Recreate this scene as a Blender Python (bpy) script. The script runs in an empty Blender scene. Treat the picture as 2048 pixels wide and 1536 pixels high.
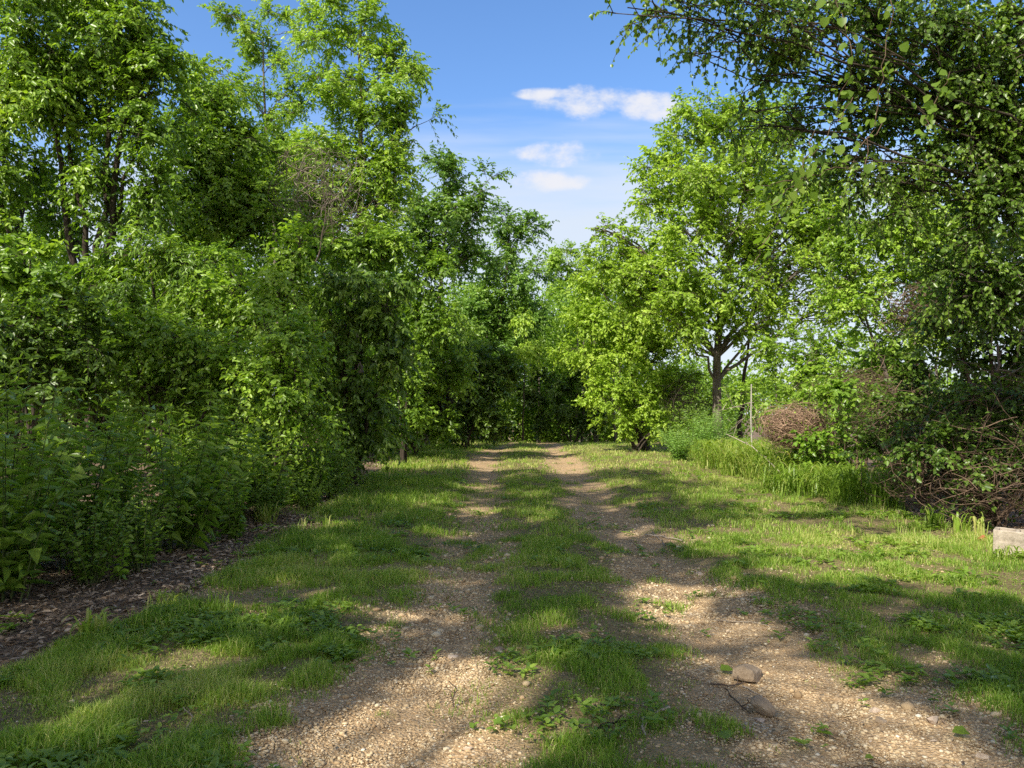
import bpy, bmesh, math
import numpy as np
from mathutils import Vector

# ------------------------------------------------------------------ basics
scene = bpy.context.scene
col = scene.collection
PI = math.pi
F = 1462.0                      # focal length in photo pixels (2048 wide)
CAMH = 1.55
PITCH = math.atan((820 - 768) / F)
CP, SP = math.cos(PITCH), math.sin(PITCH)
SUN_EL = math.radians(43)
SH = np.array([-0.62, -0.785]); SH = SH / np.linalg.norm(SH)
SUN = np.array([SH[0] * math.cos(SUN_EL), SH[1] * math.cos(SUN_EL), math.sin(SUN_EL)])


def at(u, v, Y):
    """photo pixel + distance along the track -> world point"""
    xc = (u - 1024) / F; yc = (768 - v) / F
    fwd = CP - yc * SP; up = SP + yc * CP
    s = Y / fwd
    return np.array([xc * s, Y, CAMH + up * s])


def gpt(u, v):
    """photo pixel on flat ground -> world x, y"""
    xc = (u - 1024) / F; yc = (768 - v) / F
    fwd = CP - yc * SP; up = SP + yc * CP
    s = -CAMH / min(up, -1e-3)
    return np.array([xc * s, fwd * s])


def nrm(a):
    return a / np.maximum(np.linalg.norm(a, axis=-1, keepdims=True), 1e-9)


def hash2(ix, iy, seed):
    h = (ix.astype(np.int64) * 374761393 + iy.astype(np.int64) * 668265263 + seed * 974634777) & 0x7fffffff
    h = ((h ^ (h >> 13)) * 1274126177) & 0x7fffffff
    return ((h ^ (h >> 16)) & 0xffff) / 65535.0


def vnoise(x, y, seed=0):
    x = np.asarray(x, float); y = np.asarray(y, float)
    ix = np.floor(x); iy = np.floor(y); fx = x - ix; fy = y - iy
    fx = fx * fx * (3 - 2 * fx); fy = fy * fy * (3 - 2 * fy)
    a = hash2(ix, iy, seed); b = hash2(ix + 1, iy, seed)
    c = hash2(ix, iy + 1, seed); d = hash2(ix + 1, iy + 1, seed)
    return (a * (1 - fx) + b * fx) * (1 - fy) + (c * (1 - fx) + d * fx) * fy


def fbm(x, y, seed=0, oct=3):
    s = 0; a = 0.5; t = 0
    for o in range(oct):
        s = s + a * vnoise(x * 2 ** o, y * 2 ** o, seed + o * 17); t += a; a *= .5
    return s / t


def sstep(a, b, x):
    t = np.clip((x - a) / (b - a), 0, 1)
    return t * t * (3 - 2 * t)


# ------------------------------------------------------------------ mesh containers
class Geo:
    def __init__(s):
        s.v = []; s.l = []; s.n = []; s.t = []; s.m = []; s.c = 0

    def add(s, verts, faces, tint=None, mi=0):
        verts = np.asarray(verts, np.float32).reshape(-1, 3)
        faces = np.asarray(faces, np.int64)
        s.v.append(verts); s.l.append((faces + s.c).ravel())
        s.n.append(np.full(len(faces), faces.shape[1], np.int32))
        s.m.append(np.full(len(faces), mi, np.int32))
        s.t.append(np.broadcast_to(np.asarray(.5 if tint is None else tint, np.float32), (len(verts),)))
        s.c += len(verts)

    def mesh(s, name, mats, smooth=False, origin=None):
        v = np.concatenate(s.v); l = np.concatenate(s.l).astype(np.int32)
        n = np.concatenate(s.n); t = np.concatenate(s.t); mi = np.concatenate(s.m)
        if origin is not None:
            v = v - np.asarray(origin, np.float32)
        me = bpy.data.meshes.new(name)
        me.vertices.add(len(v)); me.vertices.foreach_set('co', v.astype(np.float32).ravel())
        me.loops.add(len(l)); me.loops.foreach_set('vertex_index', l)
        me.polygons.add(len(n))
        st = np.concatenate([[0], np.cumsum(n)[:-1]]).astype(np.int32)
        me.polygons.foreach_set('loop_start', st)
        try:
            me.polygons.foreach_set('loop_total', n)
        except Exception:
            pass
        me.update(calc_edges=True)
        if smooth:
            me.polygons.foreach_set('use_smooth', np.ones(len(n), bool))
        a = me.attributes.new('tint', 'FLOAT', 'POINT'); a.data.foreach_set('value', t.astype(np.float32))
        for m in (mats if isinstance(mats, (list, tuple)) else [mats]):
            me.materials.append(m)
        if mi.max() > 0:
            me.polygons.foreach_set('material_index', mi)
        return me


def link(name, me, parent=None):
    o = bpy.data.objects.new(name, me); col.objects.link(o)
    if parent is not None:
        o.parent = parent
    return o


def tag(o, label=None, cat=None, group=None, kind=None):
    if label: o['label'] = label
    if cat: o['category'] = cat
    if group: o['group'] = group
    if kind: o['kind'] = kind
    return o


def empty(name, loc, label, cat, group=None):
    o = bpy.data.objects.new(name, None); col.objects.link(o)
    o.location = [float(c) for c in loc]; o.empty_display_size = .2
    return tag(o, label, cat, group)


def copy_tree(o, loc, rz, sc, label, group):
    c = o.copy(); col.objects.link(c)
    c.location = [float(k) for k in loc]; c.rotation_euler = (.17 * math.sin(rz * 7), .17 * math.cos(rz * 5), rz); c.scale = (sc, sc, sc)
    c['label'] = label; c['group'] = group
    for ch in [x for x in bpy.data.objects if x.parent == o]:
        d = ch.copy(); col.objects.link(d); d.parent = c
    return c


# ------------------------------------------------------------------ shape batches
def tubes(g, P, R, sides=4, tint=None, mi=0):
    """P (N,K,3) centre lines, R (N,K) radii"""
    P = np.asarray(P, float); R = np.asarray(R, float)
    if P.ndim == 2: P = P[None]; R = R[None]
    N, K, _ = P.shape
    T = np.empty_like(P); T[:, 1:-1] = P[:, 2:] - P[:, :-2]
    T[:, 0] = P[:, 1] - P[:, 0]; T[:, -1] = P[:, -1] - P[:, -2]
    T = nrm(T)
    mean = nrm(P[:, -1] - P[:, 0] + 1e-6)
    ref = np.where(np.abs(mean[:, 2:3]) > .8, np.array([[1., .13, 0]]), np.array([[0., .07, 1.]]))[:, None]
    U = nrm(np.cross(T, np.broadcast_to(ref, T.shape))); V = np.cross(T, U)
    a = np.arange(sides) * 2 * PI / sides
    ring = U[:, :, None] * np.cos(a)[None, None, :, None] + V[:, :, None] * np.sin(a)[None, None, :, None]
    X = P[:, :, None] + ring * R[:, :, None, None]
    idx = np.arange(N * K * sides).reshape(N, K, sides)
    nx = np.roll(idx, -1, axis=2)
    f = np.stack([idx[:, :-1], nx[:, :-1], nx[:, 1:], idx[:, 1:]], -1).reshape(-1, 4)
    tt = None
    if tint is not None:
        tt = np.repeat(np.asarray(tint, float).reshape(-1), K * sides)
    g.add(X.reshape(-1, 3), f, tt, mi)


def bez(p0, p1, p2, K):
    t = np.linspace(0, 1, K)[None, :, None]
    p0, p1, p2 = [np.asarray(p, float).reshape(-1, 1, 3) for p in (p0, p1, p2)]
    return p0 * (1 - t) ** 2 + 2 * p1 * t * (1 - t) + p2 * t * t


def onbez(p0, p1, p2, t):
    t = t[:, None]
    return p0 * (1 - t) ** 2 + 2 * p1 * t * (1 - t) + p2 * t * t


def leaves(g, pos, d, n, L, W, fold=.25, curl=.25, tint=None, mi=0, shape='oval'):
    """folded, curled leaf blades: 6 vertices, 2 quads"""
    N = len(pos)
    if N == 0: return
    d = nrm(d); s = nrm(np.cross(d, n)); n = np.cross(s, d)
    L = np.broadcast_to(L, (N,)); W = np.broadcast_to(W, (N,))
    if shape == 'oval':
        tm = [(0, 0), (.28, .46), (.68, .36), (1, 0), (.68, -.36), (.28, -.46)]
    elif shape == 'lance':
        tm = [(0, 0), (.25, .5), (.6, .34), (1, 0), (.6, -.34), (.25, -.5)]
    else:  # heart
        tm = [(.0, 0), (.08, .5), (.62, .46), (1, 0), (.62, -.46), (.08, -.5)]
    V = np.empty((N, 6, 3))
    for k, (a, b) in enumerate(tm):
        V[:, k] = pos + d * (a * L)[:, None] + s * (b * W)[:, None] \
            + n * (abs(b) * W * fold - curl * L * a * a)[:, None]
    idx = np.arange(N * 6).reshape(N, 6)
    f = np.concatenate([idx[:, [0, 3, 2, 1]], idx[:, [0, 5, 4, 3]]])
    tt = None if tint is None else np.repeat(np.broadcast_to(tint, (N,)), 6)
    g.add(V.reshape(-1, 3), f, tt, mi)


def ribbons(g, P, S, Wd, tint=None, mi=0, keel=.0):
    """grass blades: P (N,K,3), S side vector (N,3), Wd (N,K) half widths; tip is a point"""
    N, K, _ = P.shape
    A = P[:, :-1] + S[:, None] * Wd[:, :-1, None]
    B = P[:, :-1] - S[:, None] * Wd[:, :-1, None]
    V = np.concatenate([np.stack([A, B], 2).reshape(N, 2 * (K - 1), 3), P[:, -1:]], 1)
    nv = 2 * (K - 1) + 1
    off = (np.arange(N) * nv)[:, None]
    q = np.concatenate([off + np.array([[2 * k, 2 * k + 1, 2 * k + 3, 2 * k + 2]]) for k in range(K - 2)])
    t3 = off + np.array([[2 * K - 4, 2 * K - 3, 2 * K - 2]])
    tt = None if tint is None else np.repeat(np.broadcast_to(tint, (N,)), nv)
    c0 = g.c
    g.add(V.reshape(-1, 3), q, tt, mi)
    # the tip triangles reuse the same vertices
    g.l.append((t3 + c0).ravel()); g.n.append(np.full(N, 3, np.int32)); g.m.append(np.full(N, mi, np.int32))


# ------------------------------------------------------------------ materials
def newmat(name):
    m = bpy.data.materials.new(name); m.use_nodes = True
    nt = m.node_tree; nt.nodes.clear()
    return m, nt, nt.nodes, nt.links


def ramp(nd, stops):
    r = nd.new('ShaderNodeValToRGB'); e = r.color_ramp.elements
    while len(e) < len(stops): e.new(.5)
    for k, (p, c) in enumerate(stops):
        e[k].position = p; e[k].color = (*c, 1)
    return r


def leaf_mat(name, c0, c1, c2, trans=.38, rough=.42, spec=.35, tboost=(1.5, 1.55, .6)):
    m, nt, nd, ln = newmat(name)
    at_ = nd.new('ShaderNodeAttribute'); at_.attribute_name = 'tint'
    geo = nd.new('ShaderNodeNewGeometry')
    no = nd.new('ShaderNodeTexNoise'); no.inputs['Scale'].default_value = .9; no.inputs['Detail'].default_value = 2
    ln.new(geo.outputs['Position'], no.inputs['Vector'])
    ma = nd.new('ShaderNodeMath'); ma.operation = 'MULTIPLY_ADD'
    ma.inputs[1].default_value = .9; ma.inputs[2].default_value = -.45
    ln.new(no.outputs['Fac'], ma.inputs[0])
    ad = nd.new('ShaderNodeMath'); ad.operation = 'ADD'; ad.use_clamp = True
    ln.new(ma.outputs[0], ad.inputs[0]); ln.new(at_.outputs['Fac'], ad.inputs[1])
    r = ramp(nd, [(0, c0), (.5, c1), (1, c2)])
    ln.new(ad.outputs[0], r.inputs['Fac'])
    p = nd.new('ShaderNodeBsdfPrincipled')
    p.inputs['Roughness'].default_value = rough
    p.inputs['Specular IOR Level'].default_value = spec
    ln.new(r.outputs['Color'], p.inputs['Base Color'])
    tr = nd.new('ShaderNodeBsdfTranslucent')
    mul = nd.new('ShaderNodeMix'); mul.data_type = 'RGBA'; mul.blend_type = 'MULTIPLY'
    mul.inputs['Factor'].default_value = 1
    mul.inputs['B'].default_value = (*tboost, 1)
    ln.new(r.outputs['Color'], mul.inputs['A']); ln.new(mul.outputs['Result'], tr.inputs['Color'])
    mx = nd.new('ShaderNodeMixShader'); mx.inputs[0].default_value = trans
    ln.new(p.outputs[0], mx.inputs[1]); ln.new(tr.outputs[0], mx.inputs[2])
    out = nd.new('ShaderNodeOutputMaterial'); ln.new(mx.outputs[0], out.inputs['Surface'])
    return m


def bark_mat(name, c0, c1, scale=14):
    m, nt, nd, ln = newmat(name)
    tc = nd.new('ShaderNodeTexCoord'); mp = nd.new('ShaderNodeMapping')
    mp.inputs['Scale'].default_value = (1, 1, .18)
    ln.new(tc.outputs['Object'], mp.inputs['Vector'])
    no = nd.new('ShaderNodeTexNoise'); no.inputs['Scale'].default_value = scale
    no.inputs['Detail'].default_value = 5; no.inputs['Roughness'].default_value = .65
    ln.new(mp.outputs[0], no.inputs['Vector'])
    at_ = nd.new('ShaderNodeAttribute'); at_.attribute_name = 'tint'
    ad = nd.new('ShaderNodeMath'); ad.operation = 'MULTIPLY_ADD'; ad.inputs[1].default_value = .8; ad.inputs[2].default_value = -.4
    ln.new(at_.outputs['Fac'], ad.inputs[0])
    a2 = nd.new('ShaderNodeMath'); a2.operation = 'ADD'; a2.use_clamp = True
    ln.new(ad.outputs[0], a2.inputs[0]); ln.new(no.outputs['Fac'], a2.inputs[1])
    r = ramp(nd, [(.3, c0), (.7, c1)]); ln.new(a2.outputs[0], r.inputs['Fac'])
    bp = nd.new('ShaderNodeBump'); bp.inputs['Strength'].default_value = .7; bp.inputs['Distance'].default_value = .03
    ln.new(no.outputs['Fac'], bp.inputs['Height'])
    p = nd.new('ShaderNodeBsdfPrincipled'); p.inputs['Roughness'].default_value = .9
    p.inputs['Specular IOR Level'].default_value = .15
    ln.new(r.outputs['Color'], p.inputs['Base Color']); ln.new(bp.outputs[0], p.inputs['Normal'])
    out = nd.new('ShaderNodeOutputMaterial'); ln.new(p.outputs[0], out.inputs['Surface'])
    return m


def stone_mat(name, stops, scale=6, bump=.5, usetint=False):
    m, nt, nd, ln = newmat(name)
    tc = nd.new('ShaderNodeTexCoord')
    no = nd.new('ShaderNodeTexNoise'); no.inputs['Scale'].default_value = scale
    no.inputs['Detail'].default_value = 7; no.inputs['Roughness'].default_value = .65
    ln.new(tc.outputs['Object'], no.inputs['Vector'])
    r = ramp(nd, stops)
    if usetint:
        at_ = nd.new('ShaderNodeAttribute'); at_.attribute_name = 'tint'
        ln.new(at_.outputs['Fac'], r.inputs['Fac'])
    else:
        ln.new(no.outputs['Fac'], r.inputs['Fac'])
    bp = nd.new('ShaderNodeBump'); bp.inputs['Strength'].default_value = bump; bp.inputs['Distance'].default_value = .02
    ln.new(no.outputs['Fac'], bp.inputs['Height'])
    p = nd.new('ShaderNodeBsdfPrincipled'); p.inputs['Roughness'].default_value = .9
    p.inputs['Specular IOR Level'].default_value = .2
    ln.new(r.outputs['Color'], p.inputs['Base Color']); ln.new(bp.outputs[0], p.inputs['Normal'])
    out = nd.new('ShaderNodeOutputMaterial'); ln.new(p.outputs[0], out.inputs['Surface'])
    return m


def ground_mat():
    m, nt, nd, ln = newmat('earth_and_gravel')
    geo = nd.new('ShaderNodeNewGeometry')

    def attr(n):
        a = nd.new('ShaderNodeAttribute'); a.attribute_name = n; return a.outputs['Fac']

    def noise(s, d=4, r=.6):
        n = nd.new('ShaderNodeTexNoise'); n.inputs['Scale'].default_value = s
        n.inputs['Detail'].default_value = d; n.inputs['Roughness'].default_value = r
        ln.new(geo.outputs['Position'], n.inputs['Vector']); return n.outputs['Fac']

    def mix(f, a, b, bt='MIX'):
        x = nd.new('ShaderNodeMix'); x.data_type = 'RGBA'; x.blend_type = bt
        if isinstance(f, float): x.inputs['Factor'].default_value = f
        else: ln.new(f, x.inputs['Factor'])
        ln.new(a, x.inputs['A']); ln.new(b, x.inputs['B']); return x.outputs['Result']
    # gravel: two sizes of stone, each cell with a colour of its own
    cols = []; heights = []
    for sc in (62, 120):
        vo = nd.new('ShaderNodeTexVoronoi'); vo.inputs['Scale'].default_value = sc
        ln.new(geo.outputs['Position'], vo.inputs['Vector'])
        sep = nd.new('ShaderNodeSeparateColor'); ln.new(vo.outputs['Color'], sep.inputs[0])
        r = ramp(nd, [(0, (.20, .135, .072)), (.25, (.41, .28, .152)), (.6, (.56, .405, .232)), (.85, (.62, .50, .33)), (1, (.74, .65, .49))])
        ln.new(sep.outputs[0], r.inputs['Fac'])
        dk = ramp(nd, [(.25, (1, 1, 1)), (.75, (.55, .5, .45))]); ln.new(vo.outputs['Distance'], dk.inputs['Fac'])
        cols.append(mix(1.0, r.outputs['Color'], dk.outputs['Color'], 'MULTIPLY')); heights.append(vo.outputs['Distance'])
    sel = ramp(nd, [(.4, (0, 0, 0)), (.6, (1, 1, 1))]); ln.new(noise(3.1), sel.inputs['Fac'])
    grav = mix(sel.outputs['Color'], cols[0], cols[1])
    soilr = ramp(nd, [(.3, (.30, .192, .10)), (.7, (.56, .39, .22))]); ln.new(noise(9, 6, .7), soilr.inputs['Fac'])
    ds = ramp(nd, [(.38, (0, 0, 0)), (.62, (1, 1, 1))]); ln.new(noise(1.3, 5), ds.inputs['Fac'])
    half = nd.new('ShaderNodeMath'); half.operation = 'MULTIPLY'; half.inputs[1].default_value = .7
    ln.new(ds.outputs['Color'], half.inputs[0])
    base = mix(half.outputs[0], grav, soilr.outputs['Color'])
    turf = ramp(nd, [(.3, (.08, .07, .03)), (.5, (.17, .14, .065)), (.75, (.34, .26, .14))]); ln.new(noise(22, 5, .7), turf.inputs['Fac'])
    base = mix(attr('grass'), base, turf.outputs['Color'])
    lit = ramp(nd, [(.3, (.06, .045, .03)), (.55, (.18, .13, .09)), (.75, (.36, .27, .19))]); ln.new(noise(30, 5, .75), lit.inputs['Fac'])
    base = mix(attr('litter'), base, lit.outputs['Color'])
    bp = nd.new('ShaderNodeBump'); bp.inputs['Strength'].default_value = .9; bp.inputs['Distance'].default_value = .012
    bp.invert = True
    ln.new(heights[0], bp.inputs['Height'])
    b2 = nd.new('ShaderNodeBump'); b2.inputs['Strength'].default_value = .6; b2.inputs['Distance'].default_value = .03
    ln.new(noise(14, 6, .7), b2.inputs['Height']); ln.new(bp.outputs[0], b2.inputs['Normal'])
    p = nd.new('ShaderNodeBsdfPrincipled'); p.inputs['Roughness'].default_value = .95
    p.inputs['Specular IOR Level'].default_value = .1
    ln.new(base, p.inputs['Base Color']); ln.new(b2.outputs[0], p.inputs['Normal'])
    out = nd.new('ShaderNodeOutputMaterial'); ln.new(p.outputs[0], out.inputs['Surface'])
    return m


M = {}
M['leaf'] = leaf_mat('broadleaf', (.09, .168, .019), (.192, .328, .032), (.34, .475, .063), rough=.36, spec=.45)
M['leaf_light'] = leaf_mat('young_leaf', (.137, .238, .026), (.27, .42, .047), (.405, .54, .095), trans=.42, rough=.36, spec=.45)
M['leaf_bright'] = leaf_mat('sunny_leaf', (.18, .293, .031), (.333, .483, .052), (.46, .595, .095), trans=.42, rough=.38)
M['leaf_olive'] = leaf_mat('olive_leaf', (.15, .20, .03), (.28, .36, .055), (.42, .48, .10), trans=.4, rough=.4)
M['leaf_cool'] = leaf_mat('cool_leaf', (.08, .16, .025), (.17, .31, .05), (.30, .44, .09), trans=.4, rough=.36, spec=.45)
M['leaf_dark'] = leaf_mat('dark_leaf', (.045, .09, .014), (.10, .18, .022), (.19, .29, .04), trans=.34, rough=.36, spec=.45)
M['leaf_blue'] = leaf_mat('canopy_leaf', (.06, .12, .02), (.14, .24, .035), (.27, .39, .06), trans=.45, rough=.34, spec=.5)
M['leaf_vine'] = leaf_mat('vine_leaf', (.10, .18, .025), (.17, .28, .035), (.26, .36, .06), trans=.55)
M['weed'] = leaf_mat('weed_leaf', (.08, .15, .022), (.17, .28, .036), (.33, .45, .07), trans=.4, rough=.36, spec=.45)
M['fern'] = leaf_mat('feathery_leaf', (.16, .29, .07), (.26, .43, .11), (.36, .53, .15), trans=.4)
M['grass'] = leaf_mat('grass_blade', (.125, .225, .024), (.255, .395, .047), (.58, .55, .22), trans=.42, rough=.5)
M['lily'] = leaf_mat('strap_leaf', (.13, .22, .025), (.23, .35, .045), (.46, .45, .15), trans=.4, rough=.4)
M['litter'] = leaf_mat('dead_leaf', (.09, .06, .04), (.28, .205, .14), (.55, .45, .34), trans=.12, rough=.8, spec=.15, tboost=(1, .8, .6))
M['bark'] = bark_mat('grey_bark', (.07, .055, .042), (.21, .18, .145))
M['bark_dark'] = bark_mat('dark_bark', (.025, .02, .015), (.085, .066, .05))
M['twig'] = bark_mat('grey_twig', (.12, .09, .07), (.30, .25, .2))
M['twig_brown'] = bark_mat('brown_vine', (.05, .034, .022), (.19, .13, .09))
M['thatch'] = bark_mat('dry_vine_thatch', (.16, .10, .066), (.46, .31, .21))
M['dry'] = bark_mat('bleached_branch', (.16, .13, .10), (.38, .32, .25))
M['ground'] = ground_mat()
M['pebble'] = stone_mat('pebble', [(0, (.18, .115, .06)), (.3, (.39, .275, .155)), (.65, (.54, .415, .25)), (.88, (.62, .52, .36)), (1, (.76, .69, .56))], 40, .2, True)
M['rock'] = stone_mat('tan_rock', [(.3, (.18, .13, .085)), (.55, (.35, .265, .18)), (.75, (.47, .385, .29))], 9, .6)
M['white_rock'] = stone_mat('pale_stone', [(.3, (.34, .25, .18)), (.7, (.56, .46, .36))], 25, .5)
M['red_rock'] = stone_mat('rusty_stone', [(.3, (.23, .075, .035)), (.7, (.42, .17, .08))], 20, .5)
M['concrete'] = stone_mat('weathered_concrete', [(.3, (.19, .16, .12)), (.5, (.36, .305, .24)), (.7, (.48, .42, .335))], 9, 1.0)
M['stem'] = bark_mat('green_stem', (.04, .06, .018), (.12, .15, .05))
M['post'] = bark_mat('weathered_post', (.22, .2, .17), (.42, .39, .34))
M['char'] = bark_mat('charred_wood', (.008, .008, .008), (.03, .028, .026))

# ------------------------------------------------------------------ terrain
RL = np.array([[2, -1.15, .1], [3.5, -1.1, .09], [5, -1.05, -.02], [6.5, -.98, -.1], [8, -.8, -.12], [12.6, -.72, -.15], [18, -.95, -.25], [23.4, -1.35, -.4], [29, -1.0, -.35], [34, -.5, .0], [40, .1, .6]])
RR = np.array([[2, .85, 2.5], [3.5, .86, 2.35], [5, 1.0, 2.15], [6.5, 1.0, 2.0], [8, 1.1, 1.95], [12.6, 1.0, 1.82], [18, 1.0, 1.95], [23.4, 1.04, 2.1], [29, 1.15, 2.05], [34, 1.2, 2.2], [40, 1.6, 2.7]])


def rut(x, y, R):
    wd = .05
    a = np.interp(y, R[:, 0], R[:, 1]) - wd; b = np.interp(y, R[:, 0], R[:, 2]) + wd
    w = (fbm(x * 1.1, y * .8, 5) - .5) * .8 + (fbm(x * 5, y * 4, 6) - .5) * .35
    e = .26
    return sstep(a - e, a + e, x + w) * (1 - sstep(b - e, b + e, x + w))


def masks(x, y):
    rl = rut(x, y, RL) * (1 - .2 * sstep(5.5, 8, y) * (1 - sstep(13, 18, y)) * (.4 + 1.2 * fbm(x * 1.7, y * 1.1, 19, 3))); rr = rut(x, y, RR)
    bare = np.maximum(rl, rr)
    le = np.interp(y, [2, 4.4, 6, 8.4, 13.7, 24, 40], [-3.2, -2.95, -2.7, -2.85, -3.0, -3.6, -4.5])
    re = np.interp(y, [2, 7.5, 10, 14.6, 30, 40], [5.6, 5.4, 5.4, 5.7, 6.6, 7])
    w = (fbm(x * .9, y * .9, 9) - .5) * 1.1
    ll = 1 - sstep(le - .25, le + .2, x + w)
    lr = sstep(re - .2, re + .5, x + w)
    litter = np.maximum(ll, lr)
    n = fbm(x * .8, y * .8, 21, 4)
    patch = sstep(.40, .60, n)
    near = 1 - .75 * sstep(5, 10, y)               # trampled, stony turf close by
    cen = sstep(-.4, 0, x) * (1 - sstep(.9, 1.4, x))
    sparse = near * (.46 - .22 * cen) * (1 - patch) * (1 - .45 * sstep(2.2, 3.2, x))
    g = (1 - bare) * (1 - litter) * (1 - sparse)
    n2 = fbm(x * 2.3 + 7, y * 2.3, 33, 3)
    g = np.clip(g + bare * (1 - litter) * sstep(.6, .72, n2) * .55, 0, 1)
    return np.clip(g, 0, 1), litter, rl, rr


def gz(x, y):
    x = np.asarray(x, float); y = np.asarray(y, float)
    z = (fbm(x * .25, y * .25, 3) - .5) * .22 * sstep(2, 12, np.abs(x) + .15 * y) + (fbm(x * .9, y * .9, 4) - .5) * .05
    z = z - .07 * (np.exp(-((x + .55) / .55) ** 2) + np.exp(-((x - 1.5) / .6) ** 2)) * (1 - sstep(30, 45, y))
    z = z + .10 * np.clip(-x - 3.2, 0, 3) * sstep(0, 3, -x - 3.2)
    z = z - np.clip(y - 33, 0, 40) ** 1.5 * .012 * (1 - .0)
    return z


def axis(parts):
    out = [parts[0][0]]
    for a, b, s in parts:
        n = max(1, int(round((b - a) / s)))
        out += list(np.linspace(a, b, n + 1)[1:])
    return np.array(out)


xs = axis([(-400, -60, 40), (-60, -14, 4), (-14, -5, .4), (-5, 7, .065), (7, 14, .4), (14, 60, 4), (60, 400, 40)])
ys = axis([(-80, -8, 6), (-8, 1.5, .6), (1.5, 12, .065), (12, 24, .13), (24, 44, .3), (44, 80, 3), (80, 700, 60)])
GX, GY = np.meshgrid(xs, ys)
gxf, gyf = GX.ravel(), GY.ravel()
gg, glt, grl, grr = masks(gxf, gyf)
fine = (np.abs(gxf - 1) < 6.5) & (gyf < 16) & (gyf > 0)
zz = gz(gxf, gyf) + np.where(fine, (fbm(gxf * 9, gyf * 9, 44, 2) - .5) * .018, 0)
nxn, nyn = len(xs), len(ys)
ii = np.arange(nxn * nyn).reshape(nyn, nxn)
quads = np.stack([ii[:-1, :-1], ii[:-1, 1:], ii[1:, 1:], ii[1:, :-1]], -1).reshape(-1, 4)
vv = np.stack([gxf, gyf, zz], -1)


def ground_piece(name, sel):
    q = quads[sel]; used, inv = np.unique(q, return_inverse=True)
    g = Geo(); g.add(vv[used], inv.reshape(-1, 4))
    me = g.mesh(name, M['ground'], True)
    for an, arr in (('grass', gg), ('litter', glt)):
        a = me.attributes.new(an, 'FLOAT', 'POINT'); a.data.foreach_set('value', arr[used].astype(np.float32))
    return tag(link(name, me), kind='structure')


ql = (grl[quads].mean(1) > .42) & (gyf[quads[:, 0]] > 1) & (gyf[quads[:, 0]] < 44)
qr = (grr[quads].mean(1) > .55) & (gyf[quads[:, 0]] > 1) & (gyf[quads[:, 0]] < 44) & ~ql
o = ground_piece('wheel_track', ql); o['label'] = 'stony bare left wheel track of the farm lane'
o = ground_piece('wheel_track', qr); o['label'] = 'stony bare right wheel track of the farm lane'
o = ground_piece('ground', ~(ql | qr)); o['label'] = 'earth floor beneath the lane verge and thickets'

# ------------------------------------------------------------------ where sunlight reaches the lane (world ellipses from the photo)
LIT = []
for (u, v, ru, rv) in [
    (820, 1440, 190, 110), (960, 1340, 130, 60), (640, 1500, 130, 60), (1000, 1480, 90, 50),
    (1090, 1290, 70, 60), (1180, 1420, 90, 40), (1160, 1500, 100, 40),
    (1330, 1190, 75, 50), (1290, 1240, 50, 30), (1470, 1260, 140, 40), (1590, 1345, 140, 40), (1400, 1300, 60, 30),
    (1720, 1450, 130, 60), (1850, 1500, 110, 40), (1560, 1480, 60, 40), (1640, 1400, 90, 30), (1950, 1400, 60, 30),
    (1480, 1085, 120, 28), (1640, 1085, 170, 45), (1800, 1120, 190, 60), (1960, 1150, 130, 70), (2100, 1160, 120, 70), (2050, 1080, 120, 50), (1960, 1100, 70, 30), (1620, 1150, 90, 30),
    (1310, 1065, 80, 16), (1230, 965, 60, 8), (1170, 975, 50, 7), (960, 970, 60, 8), (960, 1016, 50, 9), (900, 1062, 70, 9),
    (720, 962, 80, 14), (640, 1055, 60, 14), (700, 1110, 30, 10), (560, 1060, 40, 8), (1080, 1030, 50, 10), (1060, 985, 40, 8),
    (340, 1325, 130, 30), (250, 1450, 160, 35), (190, 1255, 50, 18), (480, 1400, 70, 20), (540, 1350, 60, 15), (130, 1500, 60, 20),
    (880, 1150, 80, 12), (800, 1220, 50, 10), (560, 1250, 50, 10)]:
    c = gpt(u, v); e = gpt(u + ru, v); n_ = gpt(u, v - rv); s_ = gpt(u, min(v + rv, 1700))
    LIT.append((c[0], (n_[1] + s_[1]) / 2, abs(e[0] - c[0]), max(abs(n_[1] - s_[1]) / 2, .08)))
LIT = np.array(LIT)
SHK = SUN[:2] / SUN[2]


def lit_keep(pos, rng):
    """which leaves of the trees beside and behind the viewpoint stay (their gaps let the sun through)"""
    gx = pos[:, 0] - SHK[0] * pos[:, 2]; gy = pos[:, 1] - SHK[1] * pos[:, 2]
    wx = (fbm(gx * 2.2, gy * 2.2, 71) - .5) * .5; wy = (fbm(gx * 2.2, gy * 2.2, 83) - .5) * .6
    keep = np.ones(len(pos), bool)
    for (cx, cy, rx, ry) in LIT:
        q = ((gx + wx - cx) / (rx + .05)) ** 2 + ((gy + wy - cy) / (ry + .05)) ** 2
        keep &= ~((q < 1) & (rng.random(len(pos)) < .98))
    small = fbm(gx * 3.1, gy * 3.1, 133, 3) > .67          # small gaps everywhere: fine dapples
    return keep & ~(small & (rng.random(len(pos)) < .9))


# ------------------------------------------------------------------ plants
LSC, LAIM, CL = 1.05, 2.5, 19


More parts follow.
